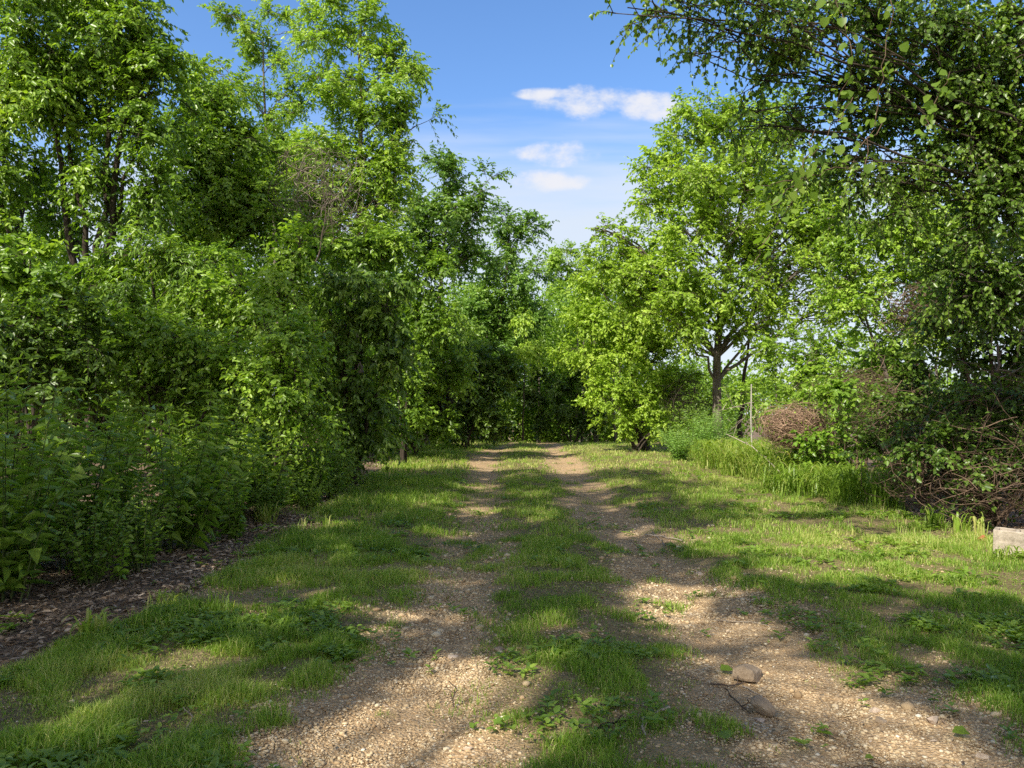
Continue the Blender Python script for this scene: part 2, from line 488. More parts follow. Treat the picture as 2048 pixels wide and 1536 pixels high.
def make_tree(name, label, cat, base, lobes, r0, L=.1, W=.055, lai=2.6, per=12, tip=.55, stems=1, mat='leaf', bark='bark',
              droop=.35, seed=1, group=None, flt=None, lean=None, fork=.35, parts=('trunk', 'crown'), shape='oval', tintmu=.45,
              upn=1.0, twig_sides=3, trunkpath=None, rise=.9, limb=1.0):
    rng = np.random.default_rng(seed)
    L *= LSC; W *= LSC * 1.1; lai *= LAIM
    bx, by = base; bz = float(gz(bx, by)) - .05
    root = np.array([bx, by, bz])
    lob = []
    for lb in lobes:
        c = np.array(lb[0], float); r = np.array(lb[1], float); k = lb[2] if len(lb) > 2 else 1.0
        lob.append((c, r, k))
    gt, gl = Geo(), Geo()
    cs = np.array([l[0] for l in lob]); top = cs.mean(0); top[2] = max(cs[:, 2].max() * .92, bz + .5)
    # trunk / stems
    stemsP = []
    if trunkpath is not None:
        tp = np.array(trunkpath, float); d = np.concatenate([[0], np.cumsum(np.linalg.norm(np.diff(tp, axis=0), axis=1))])
        t = np.linspace(0, d[-1], 14)
        P = np.stack([np.interp(t, d, tp[:, k]) for k in range(3)], 1)
        P[1:-1] = (P[:-2] + P[1:-1] * 2 + P[2:]) / 4
        stemsP.append(P)
    elif stems == 1:
        mid = root * .5 + top * .5; mid[:2] = root[:2] * .75 + top[:2] * .25
        mid[:2] += rng.normal(0, .12 * r0 * 10 * .3, 2)
        P = bez(root, mid, top, 12)[0]
        P[1:-1, :2] += rng.normal(0, r0 * .35, (10, 2))
        stemsP.append(P)
    else:
        ends = rng.permutation(len(lob))[:stems] if len(lob) >= stems else rng.integers(0, len(lob), stems)
        for e in ends:
            b = root + np.array([*rng.normal(0, r0 * 2.2, 2), 0])
            c = lob[e][0].copy()
            mid = b * .5 + c * .5; mid[:2] = b[:2] * .65 + c[:2] * .35; mid[2] += .1 * (c[2] - bz)
            P = bez(b, mid, c, 12)[0]; P[1:-1] += rng.normal(0, r0 * .5, (10, 3)) * np.array([1, 1, .3])
            stemsP.append(P)
    for P in stemsP:
        k = np.linspace(0, 1, len(P))
        rr = r0 * (1 - .78 * k) * (1 + .5 * np.exp(-k * 14)) * (1 + rng.normal(0, .04, len(P)))
        tubes(gt, P, np.maximum(rr, .012), 10 if r0 > .06 else 6, [.5])
    SP_ = np.concatenate(stemsP); Sr = np.concatenate([r0 * (1 - .78 * np.linspace(0, 1, len(P))) for P in stemsP])
    for (c, r, k) in lob:
        # limb from the best trunk node
        dz = c[2] - SP_[:, 2]; dh = np.linalg.norm(SP_[:, :2] - c[:2], axis=1)
        cost = np.abs(dz - dh * rise) + dh * .6 + np.where(dz < 0, 3, 0) + np.where(SP_[:, 2] < bz + fork * (c[2] - bz), 2, 0)
        j = int(np.argmin(cost)); p0 = SP_[j]
        ln_ = np.linalg.norm(c - p0)
        p1 = p0 * .55 + c * .45 + np.array([0, 0, .15 * ln_]) + rng.normal(0, .08 * ln_, 3)
        lr = min(Sr[j] * .55, .012 + ln_ * .011) * limb
        Kl = 9; B = bez(p0, p1, c, Kl)
        B[:, 1:-1] += rng.normal(0, .02 * ln_, (1, Kl - 2, 3))
        tubes(gt, B, (lr * np.linspace(1, .35, Kl))[None], 6, [.5])
        area = PI * r[2] * (r[0] + r[1]) / 2
        leafA = .62 * L * W
        nt_ = max(6, int(k * lai * area / (per * leafA)))
        ns = max(5, int(nt_ / CL))
        # sub branches
        dirs = nrm(rng.normal(size=(ns, 3))); rad = rng.random(ns) ** .4 * rng.uniform(.75, 1.2, ns)
        E = c + dirs * r * rad[:, None]
        ts = rng.uniform(.35, 1, ns); S0 = onbez(p0[None], p1[None], c[None], ts)
        ln2 = np.linalg.norm(E - S0, axis=1, keepdims=True)
        Mi = (S0 + E) / 2 + np.array([0, 0, .12]) * ln2 + rng.normal(size=(ns, 3)) * .1 * ln2
        br = np.clip(.006 + ln2[:, 0] * .007, .006, max(.008, lr * .7))
        tubes(gt, bez(S0, Mi, E, 5), br[:, None] * np.linspace(1, .4, 5)[None], 4, rng.random(ns))
        # twigs
        w = rng.integers(0, ns, nt_); tt = 1 - .6 * rng.random(nt_) ** 1.5
        Q0 = onbez(S0[w], Mi[w], E[w], tt)
        out = nrm((E - c) / r)[w]
        dr = nrm(out * .7 + rng.normal(size=(nt_, 3)) * .75 + np.array([0, 0, .15]))
        tl = tip * rng.uniform(.55, 1.25, nt_)
        Q2 = Q0 + dr * tl[:, None]; Q2[:, 2] -= droop * tl * .55
        Q1 = Q0 + dr * tl[:, None] * .55 + np.array([0, 0, .06]) * tl[:, None]
        keep = np.ones(nt_, bool)
        gzl = gz(Q2[:, 0], Q2[:, 1]) + .04
        Q2[:, 2] = np.maximum(Q2[:, 2], gzl); Q1[:, 2] = np.maximum(Q1[:, 2], gzl)
        if flt is not None: keep = flt(Q2, rng)
        kk = np.where(keep)[0]
        if len(kk):
            tubes(gt, bez(Q0[kk], Q1[kk], Q2[kk], 3), np.broadcast_to(np.array([.0055, .004, .002]) * (1 + 4 * max(0, L - .1)), (len(kk), 3)), twig_sides, rng.random(len(kk)))
        # leaves
        tw = np.repeat(np.arange(nt_), per); pa = np.tile(np.linspace(.2, 1, per), nt_) + rng.normal(0, .04, nt_ * per)
        pos = onbez(Q0[tw], Q1[tw], Q2[tw], np.clip(pa, 0, 1.02))
        ax = nrm(Q2 - Q0)[tw]
        side = nrm(np.cross(ax, np.array([[0, 0, 1.]])) + 1e-6) * np.where(np.tile(np.arange(per), nt_) % 2 == 0, 1, -1)[:, None]
        nn = len(pos)
        ld = ax * .55 + side * .75 + rng.normal(size=(nn, 3)) * .33 + np.array([0, 0, -droop])
        nor = np.array([0, 0, upn * .75]) + rng.normal(size=(nn, 3)) * .62 + out[tw] * .45
        ct = rng.normal(0, .14, ns)[w][tw]         # clump tint
        tint = np.clip(tintmu + ct + rng.normal(0, .17, nn), 0, 1)
        sz = rng.uniform(.5, 1.3, nn)
        kl = np.ones(nn, bool)
        if flt is not None: kl = flt(pos, rng)
        kl &= pos[:, 2] > gz(pos[:, 0], pos[:, 1]) + .01
        leaves(gl, pos[kl], ld[kl], nor[kl], (L * sz)[kl], (W * sz)[kl], .3, .22, tint[kl], 0, shape)
    o = empty(name, root, label, cat, group)
    link(parts[0], gt.mesh(parts[0], M[bark], True, root), o)
    link(parts[1], gl.mesh(parts[1], M[mat], False, root), o)
    return o


def plob(d, lst, rd=None, k=1.0):
    """lobes given as photo pixels at distance d: (u, v, ru, rv[, k[, dd]])"""
    out = []
    for q in lst:
        u, v, ru, rv = q[:4]; kk = q[4] if len(q) > 4 else 1.0; dd = d + (q[5] if len(q) > 5 else 0)
        c = at(u, v, dd); rx = ru / F * dd; rz = rv / F * dd
        ry = rd if rd else max(.5, (rx + rz) / 2)
        out.append((c, (rx, ry, rz), kk * k))
    return out


tree_n = 0


def ptree(name, label, cat, d, ub, lst, **kw):
    global tree_n
    tree_n += 1
    b = (ub - 1024) / F * d
    rd = kw.pop('rd', None); k = kw.pop('k', 1.0); r0 = kw.pop('r0', .12)
    kw.setdefault('seed', 100 + tree_n)
    return make_tree(name, label, cat, (b, d), plob(d, lst, rd, k), r0, **kw)


SHRUB = ('stems', 'foliage')

# ---- trees on the left
ptree('broadleaf_tree', 'big dark green tree at the left edge with several forking dark stems', 'tree', 17, 170,
      [(60, 60, 150, 120), (240, 70, 95, 110), (120, 210, 150, 95), (280, 260, 100, 80), (20, 340, 110, 80), (190, 350, 110, 55),
       (330, 160, 80, 80), (290, 20, 45, 40), (150, -70, 210, 80), (-90, 200, 110, 160), (40, 450, 110, 50, .4), (230, 440, 90, 40, .3), (180, 130, 110, 90), (300, 370, 80, 60), (60, 150, 120, 80), (70, 400, 110, 60, .8, 2.5), (170, 440, 110, 50, .8, 2.5)],
      r0=.12, stems=7, L=.125, W=.06, lai=2.2, tip=.7, bark='bark_dark', fork=.5, droop=.5)
ptree('broadleaf_tree', 'dense dark green tree between the forked tree and the tall airy tree', 'tree', 22, 400,
      [(420, 190, 75, 85), (380, 330, 95, 85), (470, 290, 75, 85), (440, 420, 110, 80), (340, 440, 90, 60), (530, 400, 70, 70), (430, 300, 80, 80), (500, 460, 80, 60), (380, 240, 70, 60)],
      r0=.16, L=.125, W=.06, lai=2.3, tip=.7, bark='bark_dark')
ptree('broadleaf_tree', 'tall airy light green tree rising highest beside the blue sky gap', 'tree', 25, 715,
      [(630, 70, 45, 55), (740, 60, 60, 70), (800, 130, 50, 70), (670, 160, 70, 70), (760, 220, 75, 70), (835, 250, 38, 60),
       (650, 270, 65, 60), (735, 330, 90, 60), (690, 20, 35, 40), (770, 400, 85, 55), (650, 400, 70, 60), (740, -40, 60, 50), (720, 460, 90, 55), (630, 340, 70, 60), (800, 340, 60, 60)],
      r0=.17, L=.15, W=.06, lai=2.0, tip=.7, mat='leaf_light', fork=.4, tintmu=.5, shape='lance')
ptree('broadleaf_tree', 'leafy cool green tree filling the gap behind the slender sparse tree', 'tree', 31, 600,
      [(560, 330, 70, 60), (610, 420, 80, 60), (500, 430, 80, 60), (650, 480, 80, 50), (560, 500, 90, 55), (480, 360, 60, 50), (420, 500, 80, 50), (740, 520, 80, 45), (620, 330, 50, 50)],
      r0=.14, L=.15, W=.075, lai=2.0, tip=.8, mat='leaf_cool', bark='bark_dark')
ptree('slender_tree', 'slender sparse tree with thin bare upper branches left of the tall airy tree', 'tree', 28, 560,
      [(450, 25, 28, 40), (500, 60, 38, 45), (545, 20, 24, 40), (540, 120, 48, 50), (590, 180, 55, 55), (400, 125, 32, 30), (480, 170, 45, 45),
       (555, 240, 60, 50), (520, 320, 70, 60), (600, 330, 60, 50), (600, 60, 25, 40)],
      r0=.12, L=.125, W=.055, lai=1.3, tip=.6, mat='leaf_light', fork=.3)
ptree('broadleaf_tree', 'rounded green tree stepping down toward the sky gap behind the tall airy tree', 'tree', 32, 850,
      [(920, 345, 55, 35), (975, 365, 32, 32), (900, 410, 65, 50), (950, 440, 50, 40), (870, 330, 38, 32), (870, 480, 70, 55), (930, 520, 60, 50), (830, 430, 60, 60)],
      r0=.16, L=.15, W=.075, lai=2.0, tip=.8, mat='leaf_cool')
ptree('broadleaf_tree', 'dark tree standing straight behind the end of the lane', 'tree', 41, 985,
      [(1005, 435, 38, 28), (1065, 448, 34, 24), (1030, 490, 52, 38), (985, 530, 52, 42), (1050, 550, 50, 45), (1005, 610, 65, 55), (1070, 640, 45, 50), (950, 640, 60, 60), (1010, 700, 70, 45)],
      r0=.2, L=.17, W=.085, lai=2.1, tip=.9, mat='leaf_cool', bark='bark_dark')
ptree('broadleaf_tree', 'distant pale tree low in the sky gap beyond the lane end', 'tree', 56, 1130,
      [(1130, 498, 34, 18), (1100, 530, 50, 32), (1165, 545, 45, 32), (1125, 590, 60, 42), (1180, 620, 45, 45), (1110, 660, 60, 50), (1150, 720, 70, 50)],
      r0=.2, L=.2, W=.1, lai=2.0, tip=1.0, mat='leaf_light')
ptree('sapling', 'young drooping sapling catching sun just left of the lane end', 'tree', 36, 920,
      [(920, 670, 50, 25), (960, 690, 40, 22), (900, 700, 40, 25)], r0=.05, L=.19, W=.07, lai=1.8, tip=.7, mat='leaf_light', droop=.9, bark='bark_dark')
ptree('sapling', 'young sapling with bright layered leaves hanging above the lane end', 'tree', 39, 1045,
      [(1050, 640, 32, 20), (1075, 690, 32, 16), (1035, 700, 35, 20)], r0=.05, L=.2, W=.075, lai=1.8, tip=.7, mat='leaf_bright', droop=.9, bark='bark_dark')

# ---- left thicket shrubs
ptree('shrub', 'tall shrub at the left edge with sunlit top under the forked tree', 'shrub', 15, 60,
      [(60, 520, 130, 50), (180, 530, 100, 50), (0, 590, 110, 60), (130, 610, 120, 60)], r0=.05, stems=5, L=.14, W=.075, lai=2.4, mat='leaf', parts=SHRUB, droop=.5, bark='bark_dark')
ptree('shrub', 'feathery leaved shrub with arching sprays in front of the dense dark tree', 'shrub', 14.5, 330,
      [(300, 510, 110, 45), (400, 530, 100, 50), (260, 590, 110, 60), (380, 620, 110, 60)], r0=.05, stems=5, L=.12, W=.038, lai=2.3, mat='leaf', parts=SHRUB, droop=.6, shape='lance', bark='bark_dark')
ptree('shrub', 'light green shrub with sun on its crown at the middle of the left thicket', 'shrub', 14, 510,
      [(480, 570, 90, 55), (560, 560, 80, 50), (530, 640, 90, 60), (600, 490, 55, 40)], r0=.05, stems=5, L=.1, W=.05, lai=2.2, mat='leaf_light', parts=SHRUB, bark='bark_dark')
ptree('shrub', 'dark drooping bush leaning over the verge left of the lane', 'shrub', 15.5, 690,
      [(740, 570, 95, 40), (690, 650, 110, 65), (800, 610, 50, 55), (700, 760, 90, 75), (790, 700, 45, 60), (640, 560, 60, 45), (680, 850, 90, 55), (760, 850, 60, 50), (720, 900, 70, 35)],
      r0=.07, stems=5, L=.13, W=.058, lai=2.6, mat='weed', parts=SHRUB, droop=.8, tintmu=.35, shape='lance', bark='bark_dark')
ptree('shrub', 'shaded dark bush filling the left edge behind the weeds', 'shrub', 12, 40,
      [(40, 660, 110, 60), (150, 680, 100, 60), (-20, 760, 110, 70), (110, 770, 110, 70)], r0=.05, stems=5, L=.1, W=.055, lai=2.6, mat='leaf_dark', parts=SHRUB, bark='bark_dark')
ptree('shrub', 'dark shrub with small leaves in the centre of the left thicket', 'shrub', 12.5, 330,
      [(270, 690, 100, 60), (380, 700, 100, 60), (330, 780, 120, 70), (470, 740, 90, 70)], r0=.05, stems=5, L=.09, W=.05, lai=2.6, mat='leaf', parts=SHRUB, bark='bark_dark')
ptree('shrub', 'sunlit yellow green bush among the tall weeds near the dark drooping bush', 'shrub', 12, 570,
      [(560, 690, 75, 50), (590, 740, 65, 55), (530, 790, 80, 60), (620, 820, 60, 60)], r0=.04, stems=5, L=.085, W=.045, lai=2.3, mat='leaf_light', parts=SHRUB, bark='bark_dark')
ptree('shrub', 'mid green bush between the tall airy tree and the dark drooping bush', 'shrub', 21, 800,
      [(760, 500, 90, 55), (850, 560, 80, 60), (680, 500, 90, 50), (860, 640, 60, 60), (820, 720, 55, 60), (800, 820, 45, 50)], r0=.035, stems=4, L=.125, W=.06, lai=2.2, mat='leaf', parts=SHRUB, bark='bark_dark')
ptree('shrub', 'leafy bush on the left verge where the lane narrows', 'shrub', 24, 830,
      [(860, 690, 70, 60), (830, 760, 60, 60), (910, 740, 60, 60), (800, 800, 50, 55), (840, 830, 50, 45), (880, 850, 60, 28), (810, 860, 50, 28), (810, 820, 40, 45, 1, -1.5)], r0=.03, stems=5, L=.13, W=.06, lai=2.3, mat='leaf', parts=SHRUB, bark='bark_dark')
ptree('shrub', 'dim bush under the trees left of the lane end', 'shrub', 30, 930,
      [(930, 780, 60, 50), (980, 790, 50, 45), (890, 820, 50, 45), (960, 840, 50, 35), (1000, 850, 45, 26), (900, 858, 45, 22), (1010, 740, 50, 45), (940, 720, 60, 45)],
      r0=.05, stems=5, L=.13, W=.065, lai=2.4, mat='leaf_dark', parts=SHRUB, bark='bark_dark')
ptree('shrub', 'small bright yellow green bush at the left foot of the lane end', 'shrub', 31, 938,
      [(938, 862, 22, 14), (925, 872, 16, 8)], r0=.02, stems=4, L=.09, W=.05, lai=2.6, tip=.3, mat='leaf_bright', parts=SHRUB)
ptree('shrub', 'shaded bush at the far end of the lane on its right', 'shrub', 40, 1150,
      [(1110, 760, 50, 40), (1160, 740, 45, 45), (1140, 810, 45, 40), (1090, 830, 40, 28), (1190, 800, 45, 50), (1060, 770, 40, 45), (1180, 850, 40, 25)],
      r0=.05, stems=4, L=.17, W=.08, lai=1.8, mat='leaf_dark', parts=SHRUB, bark='bark_dark')

# ---- right side
ptree('broadleaf_tree', 'bushy bright green tree leaning out at the right of the lane end', 'tree', 28, 1290,
      [(1200, 560, 70, 45), (1285, 530, 75, 45), (1180, 640, 65, 50), (1290, 630, 95, 65), (1160, 700, 50, 40), (1375, 620, 55, 60), (1230, 715, 70, 50), (1320, 715, 75, 50)],
      r0=.07, stems=4, L=.13, W=.065, lai=2.3, tip=.7, mat='leaf_bright', bark='bark_dark')
ptree('shrub', 'low sunny bush on the right verge under the bushy bright tree', 'shrub', 27, 1270,
      [(1215, 790, 65, 40), (1290, 800, 65, 45), (1350, 760, 45, 40), (1240, 850, 60, 22), (1320, 850, 40, 25)],
      r0=.04, stems=6, L=.11, W=.055, lai=2.4, tip=.5, mat='leaf_bright', parts=SHRUB, bark='bark_dark')
tb = at(1440, 830, 24)
ptree('broadleaf_tree', 'broad sunlit tree with bare grey trunk right of the lane', 'tree', 24, 1440,
      [(1365, 235, 55, 60), (1310, 320, 50, 50), (1450, 260, 75, 65), (1555, 245, 75, 65), (1275, 395, 48, 50), (1390, 380, 85, 60), (1515, 370, 95, 65), (1610, 340, 65, 65),
       (1230, 465, 45, 32), (1330, 485, 75, 42), (1455, 475, 75, 45), (1570, 470, 75, 40), (1655, 430, 55, 60), (1260, 540, 50, 28), (1190, 455, 25, 16, .7),
       (1350, 570, 55, 30, .8), (1560, 590, 75, 22, .5), (1660, 570, 65, 26, .5), (1630, 640, 60, 18, .4), (1440, 560, 55, 32, .8, -1.3), (1480, 430, 80, 45, .8, -2), (1400, 330, 70, 55, .8, -2), (1520, 300, 70, 55, .8, -1.5), (1300, 610, 50, 28, .8, -1), (1580, 530, 70, 30, .7, -1), (1680, 500, 50, 40, .7), (1250, 570, 80, 45), (1330, 560, 80, 45, 1, -1), (1210, 520, 55, 35), (1400, 560, 70, 40, .9, -1.6), (1490, 560, 60, 35, .8, -1.5), (1370, 640, 50, 40, .9, -1.2), (1640, 520, 80, 45), (1600, 600, 90, 30, .8), (1690, 600, 60, 35, .8), (1720, 420, 45, 50), (1500, 640, 50, 22, .7), (1450, 610, 50, 35, .9, -1.2), (1400, 650, 45, 30, .8, -1), (1480, 660, 40, 25, .7, -.8), (1620, 420, 60, 50), (1390, 460, 70, 45, 1, -1.5), (1540, 460, 70, 40)],
      r0=.165, L=.125, W=.062, lai=2.0, tip=.7, mat='leaf_bright', tintmu=.32, fork=.45,
      trunkpath=[at(1438, 925, 24), at(1434, 800, 24), at(1432, 720, 24), at(1440, 640, 24), at(1452, 560, 24), at(1470, 470, 24.2), at(1490, 380, 24.4), at(1500, 270, 24.5)])
ptree('sapling', 'thin dark second stem tree just behind the bare grey trunk', 'tree', 25.5, 1475,
      [(1500, 520, 70, 35, .7), (1580, 560, 80, 30, .6), (1530, 640, 60, 30, .6), (1460, 600, 50, 30, .6)],
      r0=.09, L=.125, W=.06, lai=1.5, mat='leaf', bark='bark_dark', fork=.3)
ptree('sapling', 'slim leafy sapling right of the bare grey trunk', 'tree', 22, 1555,
      [(1530, 700, 55, 40, .8), (1570, 750, 50, 40), (1590, 680, 45, 30, .8), (1510, 790, 40, 40, .8)],
      r0=.04, L=.1, W=.055, lai=1.5, mat='leaf_light')
ptree('shrub', 'sunlit pale green bush behind the brown thatch of dead vines', 'shrub', 19, 1680,
      [(1630, 720, 70, 40), (1710, 700, 65, 40), (1760, 740, 60, 40), (1660, 770, 70, 35), (1590, 760, 50, 35)],
      r0=.05, stems=6, L=.1, W=.06, lai=2.2, mat='leaf_light', parts=SHRUB)
ptree('broadleaf_tree', 'small leaved sunlit tree draped with vines at the right behind the overhanging canopy', 'tree', 15, 1830,
      [(1780, 420, 70, 60), (1860, 410, 70, 60), (1720, 500, 70, 50), (1830, 500, 90, 55), (1900, 500, 60, 70), (1770, 580, 80, 45), (1870, 590, 80, 55), (1720, 640, 60, 35, .7), (1830, 350, 60, 40), (1690, 430, 50, 40), (1800, 650, 90, 40), (1890, 660, 80, 50), (1700, 570, 60, 40), (1940, 450, 60, 80)],
      r0=.06, stems=4, L=.08, W=.052, lai=2.2, tip=.5, mat='leaf_light')
ptree('shrub', 'green bramble bush under the vines left of the dark tangle', 'shrub', 14, 1720,
      [(1700, 790, 70, 45), (1760, 830, 60, 50), (1690, 880, 60, 40), (1640, 900, 40, 35), (1780, 900, 50, 40)],
      r0=.03, stems=6, L=.085, W=.055, lai=2.1, tip=.4, mat='leaf', parts=SHRUB, bark='twig_brown')
ptree('shrub', 'dark vine covered thicket at the right edge of the photo', 'shrub', 10.5, 1960,
      [(1900, 640, 75, 70), (1980, 560, 70, 100), (2040, 700, 90, 90), (1930, 760, 80, 60), (1990, 850, 80, 60, .6), (1860, 870, 60, 50, .6), (2090, 520, 90, 150)],
      r0=.05, stems=7, L=.07, W=.045, lai=2.2, tip=.4, mat='leaf_dark', parts=SHRUB, bark='twig_brown')
ptree('broadleaf_tree', 'near tree whose dark leafy boughs overhang the upper right of the lane', 'tree', 8.2, 2085,
      [(1255, 15, 50, 22, 1.9, -1.2), (1340, 10, 60, 35, 1.2, -1.2), (1450, 40, 80, 50, .8, -1), (1570, 50, 85, 60, .9, -.8), (1700, 50, 90, 80, 1, -.6), (1840, 70, 110, 110, 1, -.3),
       (1980, 120, 110, 120, 1.1), (1500, 140, 70, 35, .6, -.5), (1630, 150, 75, 45, .7, -.4), (1770, 200, 80, 60, .8), (1900, 260, 90, 80, 1), (2020, 330, 90, 110, 1.2),
       (1390, 110, 40, 30, .5, -.4), (1960, 440, 80, 70, 1), (1840, 330, 60, 50, .7), (1560, -60, 160, 60, .8, -.8), (1850, -80, 180, 80, 1), (2130, 200, 100, 250, 1), (1930, 560, 80, 70, 1), (2030, 600, 80, 90, 1.2), (1690, 360, 60, 60, .7, -.2), (1620, 330, 50, 40, .5, -.3), (1760, 400, 60, 50, .8), (1480, 230, 45, 40, .45, -.5), (1640, 240, 70, 45, .6, -.3), (1730, 300, 70, 50, .7), (1560, 220, 50, 35, .5, -.4), (1990, 230, 90, 80, 1), (1900, 170, 80, 70, 1)],
      r0=.11, L=.053, W=.037, lai=2.3, per=11, tip=.42, mat='leaf_blue', bark='bark_dark', fork=.1, droop=.6, rise=.25, limb=.5, k=.8, twig_sides=3,
      trunkpath=[at(2150, 1100, 8.4), at(2140, 800, 8.4), at(2130, 500, 8.3), at(2110, 250, 8.2), at(2060, 60, 8.0), at(1960, -80, 7.8)])

ptree('shrub', 'dark leafy bush in the middle of the right thicket behind the shaded strap leaves', 'shrub', 12.2, 1840,
      [(1790, 780, 70, 50), (1860, 740, 70, 60), (1830, 860, 80, 60), (1900, 840, 70, 60), (1770, 920, 60, 40), (1860, 950, 70, 40)],
      r0=.03, stems=7, L=.07, W=.048, lai=1.5, tip=.4, mat='leaf_dark', parts=SHRUB, bark='twig_brown')
ptree('shrub', 'dark leafy bush low behind the concrete block', 'shrub', 9.6, 1990,
      [(1960, 900, 60, 50), (2030, 880, 70, 70), (1930, 960, 70, 50), (2050, 960, 70, 60), (1980, 800, 80, 60), (1880, 900, 60, 60)],
      r0=.02, stems=7, L=.06, W=.042, lai=1.7, tip=.35, mat='leaf_dark', parts=SHRUB, bark='twig_brown')
ptree('shrub', 'leafy bush joining the bramble and the sunlit pale green bush', 'shrub', 16, 1650,
      [(1640, 800, 60, 40), (1690, 760, 60, 40), (1560, 820, 45, 35), (1610, 900, 70, 35), (1760, 720, 60, 45), (1810, 680, 60, 45)],
      r0=.03, stems=7, L=.085, W=.055, lai=1.7, tip=.4, mat='leaf_light', parts=SHRUB, bark='twig_brown')

# ---- trees beside and behind the viewpoint: their shade lies over the lane
for (bx, by, lob, lab) in [
    (-9.5, -6.5, [((-9.5, -6, 11), (3.2, 3, 2.6)), ((-6.5, -5, 10), (2.6, 2.6, 2)), ((-11, -3, 10), (2.6, 2.6, 2)), ((-7, -7.5, 12.5), (2.6, 2.4, 2)), ((-8.5, -3.2, 9), (2.4, 2.2, 1.6))],
     'tall tree behind the viewpoint on the left shading the near grass'),
    (-9.8, 1.2, [((-9.5, 0, 11), (2.8, 2.8, 2.4)), ((-7, 0, 9.8), (2.4, 2.6, 1.8)), ((-11, 3, 10), (2.6, 2.4, 2)), ((-8, 3.6, 10.5), (2.6, 2.4, 1.8)), ((-5.6, -2, 9.5), (2.2, 2.2, 1.6)), ((-6, 2.2, 11), (2, 2, 1.5))],
     'tall tree out of frame at the left shading the near wheel tracks'),
    (-9.2, 7.5, [((-9.2, 7.5, 11.5), (2.6, 2.4, 2)), ((-7.2, 6.5, 11), (2.4, 2.4, 1.8)), ((-11, 8, 10.5), (2.4, 2.4, 2)), ((-6.6, 8.6, 11.8), (2, 2, 1.5))],
     'tall tree out of frame above the left weeds shading the middle of the lane'),
    (-3.0, -9.5, [((-3, -8, 12.5), (3, 2.6, 2.4)), ((-.5, -6.5, 11.5), (2.6, 2.4, 2)), ((-5, -6.5, 12), (2.4, 2.4, 2)), ((-2.2, -4.5, 12.5), (2.4, 2.2, 1.8)), ((-4.6, -3.2, 12.8), (2.2, 2.2, 1.6))],
     'tall tree straight behind the viewpoint shading the right wheel track')]:
    tree_n += 1
    bx += 1.4; by -= 1.4; lob = [((c_[0] + 1.4, c_[1] - 1.4, c_[2]), r_) for c_, r_ in lob]
    make_tree('broadleaf_tree', lab, 'tree', (bx, by), lob, .2, L=.13, W=.07, lai=2.3, per=12, tip=.8, mat='leaf', bark='bark_dark', seed=300 + tree_n, flt=lit_keep, fork=.5)


# ------------------------------------------------------------------ vines, tangles, brush
def tangle(name, label, cat, c, r, n, seed, mat='twig_brown', rad=.004, K=12, step=.16, leafn=0, lmat='leaf', updown=.35, L=.06, part=None):
    rng = np.random.default_rng(seed)
    c = np.array(c, float); r = np.array(r, float)
    q0 = nrm(rng.normal(size=(n, 3)))
    lim = (.45 + .75 * rng.random((n, 1)) ** .7) * (.45 + 1.25 * fbm(q0[:, 0] * 2.2 + 9 + seed, q0[:, 1] * 2.2 + q0[:, 2] * 2.2 + 5, 5, 2))[:, None]
    p = c + q0 * r * lim * (rng.random((n, 1)) ** .3)
    d = nrm(rng.normal(size=(n, 3)) * np.array([1, 1, updown]))
    P = [p]
    curv = rng.normal(size=(n, 3)) * .35
    for k in range(K - 1):
        d = nrm(d + curv * .5 + rng.normal(size=(n, 3)) * .22)
        q = (P[-1] + d * step * rng.uniform(.7, 1.2, (n, 1)))
        o = (q - c) / r; ln_ = np.linalg.norm(o, axis=1, keepdims=True)
        pull = np.where(ln_ > lim, 1 - .45 * (1 - lim / ln_), 1)
        q = c + o * pull * r
        d = nrm(d - (o * (ln_ > lim)) * .45 + np.array([0, 0, -.05]))
        q[:, 2] = np.maximum(q[:, 2], gz(q[:, 0], q[:, 1]) + .02)
        P.append(q)
    P = np.stack(P, 1)
    base = np.array([c[0], c[1], float(gz(c[0], c[1]))])
    g = Geo(); rr = rad * rng.uniform(.6, 1.7, n)
    tubes(g, P, rr[:, None] * np.linspace(1.1, .5, K)[None], 3, rng.random(n))
    if leafn:
        o = empty(name, base, label, cat)
        link('vines', g.mesh('vines', M[mat], True, base), o)
        gl = Geo(); i = rng.integers(0, n, leafn); k = rng.integers(1, K, leafn)
        leaves(gl, P[i, k], rng.normal(size=(leafn, 3)) + np.array([0, 0, -.3]), np.array([0, 0, 1.]) + rng.normal(size=(leafn, 3)) * .5, L * rng.uniform(.6, 1.3, leafn), L * .7 * rng.uniform(.6, 1.2, leafn), tint=np.clip(rng.normal(.5, .18, leafn), 0, 1))
        link('foliage', gl.mesh('foliage', M[lmat], False, base), o)
    else:
        o = link(name, g.mesh(name, M[mat], True, base)); o.location = base
        tag(o, label, cat)
    return o


tangle('vine_tangle', 'rounded brown thatch mound of dead vines beside the tall grass', 'dead vines', at(1592, 852, 15.2), (.6, .45, .36), 520, 1, mat='thatch', rad=.0038, K=14, step=.14, updown=.22, leafn=420, lmat='leaf_light')
tangle('vine_tangle', 'rusty brown dead vine mat above the bramble bush', 'dead vines', at(1730, 790, 15), (1.0, .7, .5), 150, 2, rad=.004, K=14, step=.18, leafn=900, updown=.3)
tangle('vine_tangle', 'reddish brown dead vines in the middle of the right thicket', 'dead vines', at(1800, 840, 12.5), (.8, .6, .5), 140, 3, rad=.0035, K=14, step=.17, leafn=700, lmat='leaf_dark')
tangle('vine_tangle', 'grey woody vine tangle at the right edge above the concrete block', 'vines', at(1990, 880, 9.6), (.9, .6, .9), 130, 4, mat='twig_brown', rad=.0042, K=16, step=.17, leafn=1500, lmat='leaf_dark', updown=.8)
